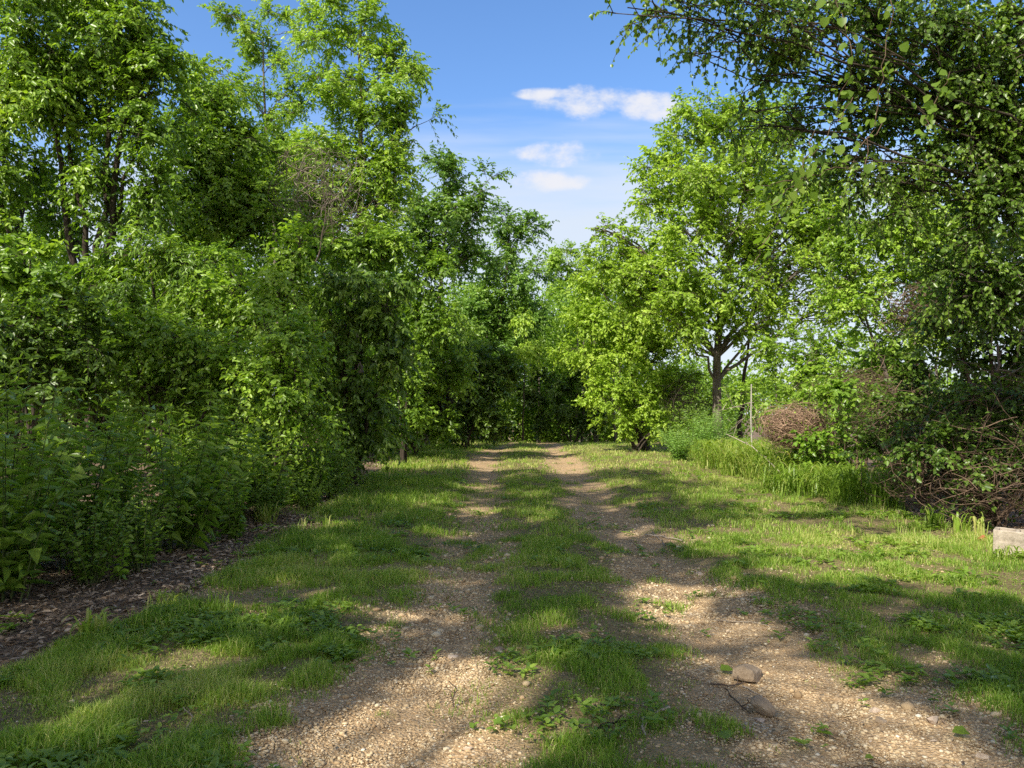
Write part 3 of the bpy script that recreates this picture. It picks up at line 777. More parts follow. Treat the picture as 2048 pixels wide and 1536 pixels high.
tangle('vine_tangle', 'low mass of curling dry vines right behind the concrete block', 'vines', at(1975, 980, 9.2), (.7, .45, .36), 70, 5, mat='twig_brown', rad=.004, K=14, step=.14, updown=.6)
tangle('vine_tangle', 'pale brown thatch of dead vines hanging high in the right trees', 'dead vines', at(1870, 615, 12), (.75, .6, .4), 240, 6, rad=.0045, K=14, step=.15, leafn=500)
tangle('vine_tangle', 'bare grey vine net hung between the left trees below the airy tree', 'dead vines', at(640, 365, 20), (1.1, .7, 1.3), 75, 7, mat='twig', rad=.006, K=16, step=.3, updown=1.0)
tangle('vine_tangle', 'brown vine wrapped dead stump thicket left of the lane end', 'dead vines', at(870, 790, 25), (.6, .5, 1.0), 260, 8, rad=.007, K=12, step=.25, updown=1.4, mat='bark_dark')
tangle('vine_tangle', 'dark brush pile in the hollow under the bushy bright tree', 'dead brush', at(1385, 800, 26), (.9, .6, .8), 130, 9, rad=.006, K=10, step=.3, updown=.7, mat='bark_dark')
tangle('vine_tangle', 'thin upright dead stalks and vines in shade of the right thicket', 'dead vines', at(1880, 930, 10.5), (1.0, .6, .5), 260, 10, mat='twig_brown', rad=.004, K=12, step=.15, updown=.7, leafn=350, lmat='leaf_dark')


def branchy(name, label, cat, paths, mat, base, twigs=0, seed=0, tl=.3, wob=.45):
    """a branch or stem: list of (points, r0, r1)"""
    rng = np.random.default_rng(seed); g = Geo(); base = np.array(base, float)
    for pts, ra, rb in paths:
        pts = np.array(pts, float); d = np.concatenate([[0], np.cumsum(np.linalg.norm(np.diff(pts, axis=0), axis=1))])
        K = 12; t = np.linspace(0, d[-1], K)
        P = np.stack([np.interp(t, d, pts[:, k]) for k in range(3)], 1)
        P[1:-1] += rng.normal(0, ra * wob, (K - 2, 3))
        tubes(g, P, np.linspace(ra, rb, K) * (1 + rng.normal(0, .08, K)), 6, [rng.random()])
        for q in range(twigs):
            j = rng.integers(3, K - 1); dd = nrm(P[-1] - P[0]) + rng.normal(0, .7, 3)
            e = P[j] + nrm(dd) * tl * rng.uniform(.4, 1)
            tubes(g, bez(P[j], (P[j] + e) / 2 + rng.normal(0, .03, 3), e, 4)[0], np.linspace(rb * 1.1, rb * .4, 4), 4, [rng.random()])
    o = link(name, g.mesh(name, M[mat], True, base)); o.location = base
    return tag(o, label, cat)


def G(u, v, dz=0.0):
    p = gpt(u, v); return np.array([p[0], p[1], float(gz(p[0], p[1])) + dz])


# bleached branch lying off the tall grass, dead forked branch, post, stump
branchy('fallen_branch', 'long bleached dead branch slanting out of the tall grass to the lane edge', 'branch',
        [([at(1452, 868, 17.5), at(1500, 890, 16.6), at(1530, 915, 15.9), at(1560, 945, 15.2), G(1592, 968, .02)], .008, .015)], 'dry', at(1560, 945, 15.2), 3, 3, .22)
branchy('fallen_branch', 'forked bare dead branch standing behind the long bleached branch', 'branch',
        [([at(1425, 825, 19), at(1465, 815, 19), at(1500, 805, 19)], .006, .01), ([at(1500, 805, 19), at(1490, 835, 19), at(1460, 862, 19)], .01, .006),
         ([at(1468, 815, 19), at(1455, 790, 19), at(1447, 770, 19)], .007, .004), ([at(1500, 805, 19), at(1535, 850, 18.6), at(1545, 890, 18.4)], .011, .008)], 'dry', at(1500, 805, 19), 3, 5, .4)
o = branchy('fence_post', 'thin weathered grey post standing upright beside the forked dead branch', 'post',
            [([at(1504, 905, 18.2), at(1502, 830, 18.2), at(1503, 768, 18.2)], .021, .017)], 'post', at(1504, 905, 18.2), wob=.08)
branchy('tree_stump', 'charred black leaning stump at the left verge', 'stump',
        [([G(790, 893), at(788, 880, 31), at(799, 862, 31)], .14, .1)] if False else [([at(789, 897, 27.5), at(790, 880, 27.5), at(800, 862, 27.5)], .11, .085)], 'char', at(789, 897, 27.5), 2, 9, .5)
branchy('bare_branch', 'crooked pale woody limb at the right edge in the vine tangle', 'branch',
        [([at(1935, 765, 10), at(1990, 780, 9.8), at(2048, 800, 9.6), at(2120, 800, 9.5)], .012, .03), ([at(1985, 780, 9.8), at(2000, 730, 9.8), at(1995, 690, 9.9)], .02, .014)], 'twig', at(2048, 800, 9.6), 4, 12, .5)
branchy('bare_branch', 'leaning bare vine stem rising through the left thicket past the airy tree', 'branch',
        [([at(615, 560, 18), at(640, 500, 18), at(652, 420, 18), at(645, 380, 18)], .028, .012)], 'bark_dark', at(615, 560, 18), 4, 13, .8)

# hanging grape vine with large translucent leaves, in front of the right trees
rng = np.random.default_rng(77)
gs, gl = Geo(), Geo()
strands = [[(1680, -20), (1700, 110), (1712, 200)], [(1800, -40), (1790, 150), (1750, 330)], [(1760, 250), (1690, 330), (1600, 360), (1530, 420)],
           [(1640, 250), (1590, 380), (1540, 480), (1505, 530)], [(1700, 200), (1640, 280), (1610, 330)], [(1890, 150), (1860, 230), (1845, 260)], [(1560, 380), (1520, 360), (1470, 350)]]
for st in strands:
    P = np.array([at(u, v, 6.4) for u, v in st]); P[:, 1] += rng.normal(0, .15, len(P))
    d = np.linspace(0, len(P) - 1, 16); Q = np.stack([np.interp(d, np.arange(len(P)), P[:, k]) for k in range(3)], 1)
    Q[1:-1] += rng.normal(0, .015, (14, 3))
    tubes(gs, Q, np.full(16, .004), 5, [.5])
    n = 26; t = rng.uniform(1, 15, n); pos = np.stack([np.interp(t, np.arange(16), Q[:, k]) for k in range(3)], 1) + rng.normal(0, .07, (n, 3))
    sz = rng.uniform(.04, .095, n)
    leaves(gl, pos, rng.normal(size=(n, 3)) * .7 + np.array([0, -.1, -.6]), np.array([-.3, -.6, .6]) + rng.normal(size=(n, 3)) * .45, sz, sz * .92, .2, .15, np.clip(rng.normal(.55, .2, n), 0, 1), shape='heart')
vb = at(1700, 100, 5.6)
o = empty('grape_vine', vb, 'hanging vine with large yellow green heart shaped leaves under the dark overhanging boughs', 'vine')
link('stems', gs.mesh('stems', M['twig_brown'], True, vb), o)
link('foliage', gl.mesh('foliage', M['leaf_vine'], False, vb), o)


# ------------------------------------------------------------------ herbs
def weed_proto(name, h, nst, seed, L=.13, W=.045, mat='weed', pairs=12, spread=.35, droop=.45, shape='lance', stemr=.006, bare=.15):
    rng = np.random.default_rng(seed); gs, gl = Geo(), Geo()
    a = rng.uniform(0, 2 * PI, nst); hh = h * rng.uniform(.6, 1.05, nst)
    b = np.stack([np.cos(a) * .12 * rng.random(nst), np.sin(a) * .12 * rng.random(nst), np.full(nst, -.02)], 1) * h
    out = np.stack([np.cos(a), np.sin(a), np.zeros(nst)], 1) * (spread * h * rng.uniform(.2, 1, nst))[:, None]
    p1 = b + out * .3 + np.array([0, 0, 1]) * (hh * .6)[:, None]; p2 = b + out + np.array([0, 0, 1]) * hh[:, None]
    tubes(gs, bez(b, p1, p2, 7), stemr * np.linspace(1.2, .4, 7)[None].repeat(nst, 0), 5, rng.random(nst))
    for s in range(nst):
        t = np.linspace(bare, 1, pairs); t = np.repeat(t, 2)
        P = onbez(b[s:s + 1], p1[s:s + 1], p2[s:s + 1], t); n = len(t)
        ang = np.repeat(np.arange(pairs) * 1.57 + rng.random() * 6, 2) + np.tile([0, PI], pairs) + rng.normal(0, .25, n)
        d = np.stack([np.cos(ang), np.sin(ang), rng.normal(.25, .25, n)], 1)
        sz = L * (1.15 - .6 * t) * rng.uniform(.7, 1.15, n)
        leaves(gl, P, d, np.array([0, 0, .8]) + rng.normal(size=(n, 3)) * .45, sz, sz * W / L, .25, droop, np.clip(rng.normal(.35 + .3 * t, .12), 0, 1), shape=shape)
    return gs, gl


def weed(name, label, cat, loc, proto, rz=0, sc=1, group=None, mat='weed', stem='stem'):
    gs, gl = proto
    o = empty(name, loc, label, cat, group)
    o.rotation_euler = (0, 0, rz); o.scale = (sc,) * 3
    link('stems', gs.mesh('stems', M[stem], True), o); link('foliage', gl.mesh('foliage', M[mat]), o)
    return o


rng = np.random.default_rng(5)
protos = []
specs = [('tall', 1.95, 11, .21, .085, 14), ('bushy', 1.35, 15, .19, .10, 11), ('lance', 1.7, 12, .24, .065, 14), ('small', .9, 13, .16, .09, 9), ('bramble', 1.1, 22, .085, .05, 17)]
WL = {'tall': 'tall leafy green weed in the dense thicket left of the lane', 'bushy': 'bushy broad leaved weed in the thicket left of the lane',
      'lance': 'narrow leaved upright weed in the thicket left of the lane', 'small': 'knee high weed at the front of the left thicket',
      'bramble': 'small leaved arching bramble in the front of the left thicket'}
placed = []
for ri, (x0, kinds, ysp) in enumerate([(-3.75, (3, 4, 1), .75), (-4.2, (0, 4, 2), .75), (-4.9, (0, 2, 0), .85), (-5.7, (0, 2, 4), 1.0)]):
    y = 5.2 if ri == 0 else 4.6 + .2 * ri
    while y < 15:
        placed.append((x0 + rng.normal(0, .26) - .45 * (y < 6.5) + .4 * (y > 9.5), y, kinds[int(rng.integers(0, 3))])); y += ysp * rng.uniform(.7, 1.3)
first = {}
for (x, y, k) in placed:
    nm, h, ns, L, W, pr = specs[k]
    loc = (x, y, float(gz(x, y))); rz = rng.uniform(0, 6.28); sc = rng.uniform(.6, 1.25)
    g = 'weeds crowding the left thicket'
    if k not in first:
        first[k] = weed('weed_plant', WL[nm], 'weed', loc, weed_proto(nm, h, ns, 40 + k, L, W, pairs=pr, spread=.8 if k == 4 else .35, shape='oval' if k == 4 else 'lance'), rz, sc, g)
    else:
        copy_tree(first[k], loc, rz, sc, WL[nm], g)
p = weed_proto('poke', 1.15, 5, 61, .26, .1, pairs=7, spread=.45, droop=.3, shape='oval', stemr=.01)
weed('weed_plant', 'broad leaved pokeweed catching light at the end of the left thicket', 'weed', (-3.35, 12.6, gz(-3.35, 12.6)), p, 1, 1, mat='leaf_light')
weed('weed_plant', 'big leaved shaded pokeweed in front of the dark drooping bush', 'weed', (-3.55, 10.6, gz(-3.55, 10.6)), weed_proto('poke2', 1.2, 5, 62, .25, .1, pairs=7, spread=.45, shape='oval', stemr=.01), 2, 1, mat='weed')
weed('weed_plant', 'small upright herb with paired leaves growing from the leaf litter', 'weed', (*gpt(235, 1165), gz(*gpt(235, 1165))), weed_proto('herb', .5, 3, 63, .09, .05, pairs=9, spread=.2, shape='oval'), 0, 1, mat='leaf_light')
weed('weed_plant', 'low broad leaved plant on bare litter below the left weeds', 'weed', (*gpt(440, 1040), gz(*gpt(440, 1040))), weed_proto('herb2', .55, 6, 64, .13, .08, pairs=5, spread=.6, shape='oval'), 0, 1)
weed('weed_plant', 'tall heart leaved plant in the shade of the right thicket', 'weed', (*at(1785, 960, 11.5)[:2], gz(*at(1785, 960, 11.5)[:2])), weed_proto('heart', 1.25, 4, 65, .16, .14, pairs=7, spread=.2, shape='heart'), 0, 1, mat='leaf_light')
weed('fern_bush', 'feathery pale green bush at the foot of the bare grey trunk', 'bush', (*at(1415, 880, 21.5)[:2], gz(*at(1415, 880, 21.5)[:2])), weed_proto('f1', 1.7, 60, 66, .15, .03, pairs=30, spread=.55, droop=.3, bare=.1), 0, 1, mat='fern')
weed('fern_bush', 'low feathery bush on the right verge left of the tall grass', 'bush', (*at(1360, 890, 22.5)[:2], gz(*at(1360, 890, 22.5)[:2])), weed_proto('f2', 1.05, 60, 67, .15, .03, pairs=24, spread=.8, droop=.3, bare=.05), 0, 1, mat='fern')


def clump(name, label, cat, x, y, n, h, seed, w=.012, spread=.6, mat='lily', tmu=.45, rb=.15):
    rng = np.random.default_rng(seed); g = Geo()
    a = rng.uniform(0, 2 * PI, n); hh = h * rng.uniform(.55, 1.1, n)
    r = rb * np.sqrt(rng.random(n)); a0 = rng.uniform(0, 2 * PI, n)
    b = np.stack([np.cos(a0) * r, np.sin(a0) * r, np.full(n, -.02)], 1)
    o_ = np.stack([np.cos(a), np.sin(a), np.zeros(n)], 1) * (hh * spread * rng.uniform(.3, 1.2, n))[:, None]
    p1 = b + o_ * .35 + np.array([0, 0, 1.15]) * hh[:, None]; p2 = b + o_ * 1.25 + np.array([0, 0, .62]) * hh[:, None]
    P = bez(b, p1, p2, 7); S = np.stack([-np.sin(a), np.cos(a), np.zeros(n)], 1)
    P[:, :, 2] += 0
    ribbons(g, P, S, w * rng.uniform(.6, 1.2, n)[:, None] * np.array([.7, .9, 1, 1, .85, .55, 0])[None], np.clip(rng.normal(tmu, .18, n), 0, 1))
    o = link(name, g.mesh(name, M[mat])); o.location = (x, y, float(gz(x, y)))
    return tag(o, label, cat)


q = gpt(1490, 925); clump('tall_grass', 'sunlit tall grass clump beside the long bleached branch', 'grass clump', q[0], q[1], 420, .95, 1, .013, .55, rb=.7)
q = gpt(1420, 912); clump('tall_grass', 'bright tall grass clump below the feathery bush', 'grass clump', q[0], q[1], 320, .8, 2, .013, .6, rb=.7)
q = gpt(1590, 955); clump('tall_grass', 'tall grass clump under the brown thatch mound', 'grass clump', q[0], q[1], 300, .75, 3, .012, .6, rb=.55)
q = gpt(1385, 905); clump('tall_grass', 'bright tall grass clump in front of the low feathery bush', 'grass clump', q[0], q[1], 320, .7, 21, .014, .6, rb=.8, tmu=.55)
q = gpt(1530, 940); clump('tall_grass', 'bright arching tall grass clump between the bleached branch and the brown thatch', 'grass clump', q[0], q[1], 360, .8, 22, .013, .7, rb=.6, tmu=.5)
q = gpt(1640, 985); clump('tall_grass', 'mid height grass clump before the bramble bush', 'grass clump', q[0], q[1], 260, .6, 23, .012, .7, rb=.5, tmu=.4)
for k_, (u_, v_, n_, h_, lab_) in enumerate([(1455, 935, 380, .95, 'lush bright grass mound at the verge below the bare grey trunk'), (1510, 950, 380, 1.0, 'lush bright grass mound around the foot of the grey post'),
                                          (1570, 962, 360, .9, 'lush bright grass mound hiding the base of the brown thatch'), (1640, 992, 300, .7, 'lush grass mound spilling from the bramble bush')]):
    q = gpt(u_, v_); clump('tall_grass', lab_, 'grass clump', q[0], q[1], n_, h_, 40 + k_, .012, 1.05, rb=.85, tmu=.5)
q = gpt(2020, 1122); clump('tall_grass', 'short tuft growing against the front face of the concrete block', 'grass clump', q[0], q[1], 46, .2, 51, .007, .6, rb=.22, tmu=.6)
q = gpt(1700, 1010); clump('tall_grass', 'arching dark green strap leaved clump at the right verge', 'grass clump', q[0], q[1], 190, .75, 4, .012, .8, tmu=.3, rb=.35)
q = gpt(1775, 1022); clump('tall_grass', 'upright shaded strap leaved clump at the right verge', 'grass clump', q[0], q[1], 150, .7, 5, .011, .4, tmu=.25, rb=.25)
q = gpt(1560, 985); clump('tall_grass', 'low mixed grass clump at the tip of the bleached branch', 'grass clump', q[0], q[1], 160, .4, 6, .01, .7, rb=.35)
q = gpt(1925, 1075); clump('tall_grass', 'short pale strap leaves left of the concrete block', 'grass clump', q[0], q[1], 22, .36, 7, .012, .35, tmu=.6, rb=.1)
q = gpt(1975, 1085); clump('tall_grass', 'pale yellow strap leaves against the concrete block corner', 'grass clump', q[0] - .03, q[1] + .05, 18, .4, 8, .011, .3, tmu=.75, rb=.08)
q = gpt(1870, 1058); clump('tall_grass', 'small dark strap leaved tuft on the litter before the vine tangle', 'grass clump', q[0], q[1], 26, .38, 9, .012, .4, tmu=.4, rb=.1)
q = gpt(185, 1275); clump('tall_grass', 'yellowed arching strap leaved tuft at the left litter edge', 'grass clump', q[0], q[1], 26, .27, 10, .012, .7, tmu=.85, rb=.08)
q = gpt(325, 1215); clump('tall_grass', 'small wilted strap leaved tuft above the left grass', 'grass clump', q[0], q[1], 14, .2, 11, .01, .8, tmu=.7, rb=.07)
q = gpt(530, 1045); clump('tall_grass', 'arching dry grass tuft on the litter beside the left weeds', 'grass clump', q[0], q[1], 60, .36, 12, .008, .9, tmu=.8, rb=.15)
q = gpt(50, 1130); clump('tall_grass', 'arching long grass tuft at the left edge below the weeds', 'grass clump', q[0], q[1], 70, .6, 13, .01, .8, tmu=.4, rb=.2)
q = gpt(205, 1110); clump('tall_grass', 'thin arching grass tuft between the left weeds and the litter', 'grass clump', q[0], q[1], 30, .45, 14, .007, .8, tmu=.6, rb=.12)

# ------------------------------------------------------------------ grass, ground weeds, litter, gravel (nobody could count them)
rng = np.random.default_rng(9)


def scatter(n, y0, y1, pad=1.2, xlo=-4.6, xhi=7.2):
    u = rng.random(n); y = np.sqrt(y0 ** 2 + u * (y1 ** 2 - y0 ** 2)) if y0 > 0 else rng.uniform(y0, y1, n)
    x = rng.uniform(-1, 1, n) * (y * .72 + pad)
    k = (x > xlo) & (x < xhi)
    return x[k], y[k]


gr = Geo()
for (n, y0, y1, h0, w0) in [(260000, 2.3, 5, .062, .0019), (270000, 5, 9, .07, .0026), (240000, 9, 17, .08, .004), (180000, 17, 34, .085, .008), (40000, 34, 42, .09, .012)]:
    x, y = scatter(n, y0, y1)
    g_, l_, a_, b_ = masks(x, y)
    tuft = fbm(x * 3.5, y * 3.5, 55, 2)
    dens = np.clip(g_ * (.32 + 1.3 * sstep(.33, .66, tuft)), 0, 1) * np.where(x < -.9, 1, .8)
    k = rng.random(len(x)) < dens
    x, y, tuft, g_ = x[k], y[k], tuft[k], g_[k]; N = len(x)
    hmul = .35 + 1.25 * sstep(.35, .7, tuft) * (.5 + .5 * g_) + .5 * sstep(-1.2, -2.6, x) * sstep(6, 9, y)
    h = h0 * hmul * np.where(x < -1.1, .92, .72) * rng.uniform(.45, 1.5, N)
    a = rng.uniform(0, 2 * PI, N); bend = rng.uniform(.15, .9, N)
    b = np.stack([x, y, gz(x, y) - .004], 1); od = np.stack([np.cos(a), np.sin(a), np.zeros(N)], 1)
    P = np.stack([b, b + od * (h * bend * .35)[:, None] + np.array([0, 0, .62]) * h[:, None], b + od * (h * bend)[:, None] + np.array([0, 0, 1]) * (h * (1 - .35 * bend))[:, None]], 1)
    a2 = rng.uniform(0, 2 * PI, N); S = np.stack([np.cos(a2), np.sin(a2), np.zeros(N)], 1)
    big = fbm(x * .7, y * .7, 66, 3)
    tint = np.clip(.36 + (big - .5) * .9 + rng.normal(0, .17, N) + .08 * sstep(14, 24, y) + .14 * sstep(1.5, 3, x) + .6 * (rng.random(N) < .13), 0, 1)
    ribbons(gr, P, S, w0 * rng.uniform(.6, 1.4, N)[:, None] * np.array([1, .8, 0])[None], tint)
x, y = scatter(9000, 2.4, 26, xlo=-3.4, xhi=6.6); g_, l_, a_, b_ = masks(x, y)
k = rng.random(len(x)) < g_ * (.05 + .9 * sstep(-1.6, -2.8, x) + .8 * sstep(4.3, 5.6, x)) * sstep(.4, .6, fbm(x * 2, y * 2, 61, 2))
x, y = np.repeat(x[k], 7), np.repeat(y[k], 7); N = len(x); x = x + rng.normal(0, .03, N); y = y + rng.normal(0, .03, N)
h = rng.uniform(.09, .26, N); a = rng.uniform(0, 6.28, N); od = np.stack([np.cos(a), np.sin(a), np.zeros(N)], 1); b = np.stack([x, y, gz(x, y) - .005], 1); bd = rng.uniform(.2, .9, N)
P = np.stack([b, b + od * (h * bd * .3)[:, None] + np.array([0, 0, .6]) * h[:, None], b + od * (h * bd)[:, None] + np.array([0, 0, 1]) * (h * (1 - .4 * bd))[:, None]], 1)
ribbons(gr, P, np.stack([-np.sin(a), np.cos(a), np.zeros(N)], 1), .0034 * rng.uniform(.6, 1.3, N)[:, None] * np.array([1, .8, 0])[None], np.clip(rng.normal(.45, .2, N) + .5 * (rng.random(N) < .15), 0, 1))
o = link('grass', gr.mesh('grass', M['grass'])); tag(o, 'short patchy grass on the verges and the middle strip of the lane', 'grass', kind='stuff')

gc = Geo()
for (n, y0, y1, L) in [(40000, 2.3, 6, .028), (30000, 6, 12, .034), (9000, 12, 22, .045)]:
    x, y = scatter(n, y0, y1, xlo=-4.2, xhi=6.2)
    g_, l_, a_, b_ = masks(x, y); cl = fbm(x * 1.9, y * 1.9, 91, 3)
    k = rng.random(len(x)) < np.clip(sstep(.46, .75, cl) * .6 * (g_ * 1.0 + .12 + .25 * l_) * np.where((x < -1) | (x > 2.6), 1, .45), 0, 1)
    x, y = x[k], y[k]; N = len(x); per = 5
    xi = np.repeat(x, per); yi = np.repeat(y, per); a = np.tile(np.arange(per) * 2 * PI / per, N) + np.repeat(rng.random(N) * 6, per) + rng.normal(0, .3, N * per)
    sz = np.repeat(L * rng.uniform(.6, 1.9, N), per) * rng.uniform(.7, 1.2, N * per)
    d = np.stack([np.cos(a), np.sin(a), rng.normal(.45, .25, N * per)], 1)
    pos = np.stack([xi, yi, gz(xi, yi) + rng.uniform(.01, .05, N * per)], 1)
    leaves(gc, pos, d, np.array([0, 0, 1.]) + rng.normal(size=(N * per, 3)) * .2, sz * 1.2, sz * .7, .2, .3, np.clip(rng.normal(.55, .18, N * per), 0, 1))
o = link('ground_cover', gc.mesh('ground_cover', M['weed'])); tag(o, 'low broad leaved weeds and clover scattered through the grass', 'ground cover', kind='stuff')

gd = Geo()
for (n, xa, xb, ya, yb, dl) in [(30000, -6.5, -2.3, 3, 15, .055), (11000, 4.6, 9, 6, 15, .055), (6000, -2.6, 5.4, 2.6, 12, .028), (4000, -6, -3, 15, 30, .07)]:
    x = rng.uniform(xa, xb, n); y = rng.uniform(ya, yb, n)
    g_, l_, a_, b_ = masks(x, y); k = rng.random(n) < np.clip(l_ * 1.1 + .3 * (dl < .04), 0, 1)
    x, y = x[k], y[k]; N = len(x); a = rng.uniform(0, 2 * PI, N)
    pos = np.stack([x, y, gz(x, y) + rng.uniform(.004, .03, N)], 1)
    leaves(gd, pos, np.stack([np.cos(a), np.sin(a), rng.normal(0, .25, N)], 1), np.array([0, 0, 1.]) + rng.normal(size=(N, 3)) * .35, dl * rng.uniform(.6, 1.5, N), dl * .5 * rng.uniform(.4, 1.2, N), rng.normal(.3, .5), .2, np.clip(rng.normal(.5, .25, N), 0, 1))
n = 2600; x = np.concatenate([rng.uniform(-6, -2.6, n), rng.uniform(-2, 5.5, n // 3)]); y = np.concatenate([rng.uniform(3, 14, n), rng.uniform(2.6, 12, n // 3)])
N = len(x); a = rng.uniform(0, PI, N); ln_ = rng.uniform(.03, .16, N); d = np.stack([np.cos(a), np.sin(a), np.zeros(N)], 1)
g_, l_, a_, b_ = masks(x, y); k = (l_ > .4) | (rng.random(N) < .5)
p0 = np.stack([x, y, gz(x, y) + .012], 1); p2 = p0 + d * ln_[:, None]; p2[:, 2] = gz(p2[:, 0], p2[:, 1]) + rng.uniform(.004, .03, N)
tubes(gd, bez(p0, (p0 + p2) / 2 + rng.normal(0, .008, (N, 3)), p2, 4)[k], np.full((k.sum(), 4), .0016), 3, rng.random(k.sum()))
o = link('leaf_litter', gd.mesh('leaf_litter', M['litter'])); tag(o, 'brown dead leaves and straw under the thickets and on the lane', 'leaf litter', kind='stuff')

# pebbles
bm = bmesh.new(); bmesh.ops.create_icosphere(bm, subdivisions=1, radius=1)
bm.verts.ensure_lookup_table(); ICO = np.array([v.co[:] for v in bm.verts]); IF = np.array([[v.index for v in f.verts] for f in bm.faces]); bm.free()
gp = Geo()
for (n, y0, y1, s0) in [(130000, 2.4, 4.6, .0048), (85000, 4.6, 7.5, .0066), (26000, 7.5, 12, .0095)]:
    x, y = scatter(n, y0, y1, xlo=-2.8, xhi=4.2)
    g_, l_, a_, b_ = masks(x, y); nn_ = fbm(x * 1.3, y * 1.3, 15, 3)
    k = rng.random(len(x)) < np.clip((np.maximum(a_, b_) * .9 + .22 * (1 - g_) + .05) * (.25 + 1.1 * sstep(.35, .6, nn_)), 0, 1) * (1 - l_)
    x, y = x[k], y[k]; N = len(x)
    s = s0 * np.exp(rng.normal(0, .42, N)) * np.where(rng.random(N) < .008, 2.2, 1)
    sc = s[:, None] * np.stack([rng.uniform(.8, 1.4, N), rng.uniform(.7, 1.1, N), rng.uniform(.4, .75, N)], 1)
    T = ICO[None] * (1 + rng.normal(0, .13, (N, len(ICO), 1))) * sc[:, None]
    a = rng.uniform(0, 2 * PI, N); c_, s_ = np.cos(a)[:, None], np.sin(a)[:, None]
    V = np.stack([T[..., 0] * c_ - T[..., 1] * s_ + x[:, None], T[..., 0] * s_ + T[..., 1] * c_ + y[:, None], T[..., 2] + (gz(x, y) + s * .22)[:, None]], -1)
    f = (np.arange(N) * len(ICO))[:, None, None] + IF[None]
    gp.add(V.reshape(-1, 3), f.reshape(-1, 3), np.repeat(np.clip(rng.beta(2.2, 2.2, N), 0, 1), len(ICO)))
o = link('gravel', gp.mesh('gravel', M['pebble'])); tag(o, 'loose tan pebbles strewn along both wheel tracks', 'gravel', kind='stuff')


# ------------------------------------------------------------------ stones, sticks and the block
def rock(name, label, u, v, size, seed, mat, cat='stone', sink=.3):
    rng = np.random.default_rng(seed)
    bm = bmesh.new(); bmesh.ops.create_icosphere(bm, subdivisions=3, radius=1)
    pl = [(nrm(rng.normal(size=3)), rng.uniform(.3, .7)) for _ in range(8)]
    for vt in bm.verts:
        p = np.array(vt.co[:])
        for nn_, d in pl:
            e = p @ nn_ - d
            if e > 0: p = p - nn_ * e * .92
        p = p * (1 + .05 * (vnoise(p[0] * 4 + seed, p[1] * 4 + p[2] * 3, seed) - .5))
        vt.co = p * np.array(size) / 2
    g = gpt(u, v); me = bpy.data.meshes.new(name); bm.to_mesh(me); bm.free(); me.materials.append(M[mat])
    o = link(name, me); o.location = (g[0], g[1], float(gz(*g)) + size[2] * (.5 - sink)); o.rotation_euler = (0, 0, rng.uniform(-.5, .5))
    return tag(o, label, cat)


rock('rock', 'largest tan angular rock on the right wheel track', 1497, 1336, (.23, .18, .19), 3, 'rock', 'rock')
rock('rock', 'rounded brown rock in front of the largest tan rock', 1522, 1402, (.15, .13, .13), 8, 'rock', 'rock')
rock('stone', 'flat pale pink stone just below the rounded brown rock', 1520, 1420, (.085, .06, .035), 11, 'white_rock')
rock('stone', 'jagged white stone in the right gravel near the frame edge', 1866, 1440, (.10, .07, .055), 12, 'white_rock')
rock('stone', 'grey pebble sized stone in shade between brown rock and white stone', 1752, 1408, (.085, .06, .05), 13, 'white_rock')
rock('stone', 'brown half buried stone below the grey shaded stone', 1762, 1428, (.07, .06, .05), 14, 'rock')
rock('stone', 'white stone at the bottom right corner of the gravel', 1968, 1512, (.075, .05, .04), 15, 'white_rock')
rock('stone', 'flat grey stone half sunk in the left wheel track', 905, 1297, (.11, .08, .04), 16, 'white_rock', sink=.4)
rock('stone', 'tan flat stone at the edge of the middle grass strip', 1000, 1294, (.10, .08, .05), 17, 'rock', sink=.4)
rock('stone', 'reddish pebble stone under the right shadow beside the gravel', 1120, 1225, (.10, .07, .05), 18, 'rock')
rock('stone', 'pale flat stone in the dark grass right of the wheel track', 1712, 1252, (.14, .08, .04), 19, 'white_rock')
rock('stone', 'small white stone on the lit gravel of the near left track', 937, 1482, (.05, .04, .03), 20, 'white_rock')
rock('stone', 'small pale stone at the bottom edge of the left gravel', 852, 1516, (.055, .04, .03), 21, 'white_rock')
rock('stone', 'small buff stone beside the twig on the right wheel track', 1400, 1141, (.09, .06, .05), 22, 'white_rock')
rock('stone', 'rust coloured stone wedged against the concrete block', 1966, 1088, (.12, .1, .11), 23, 'red_rock')

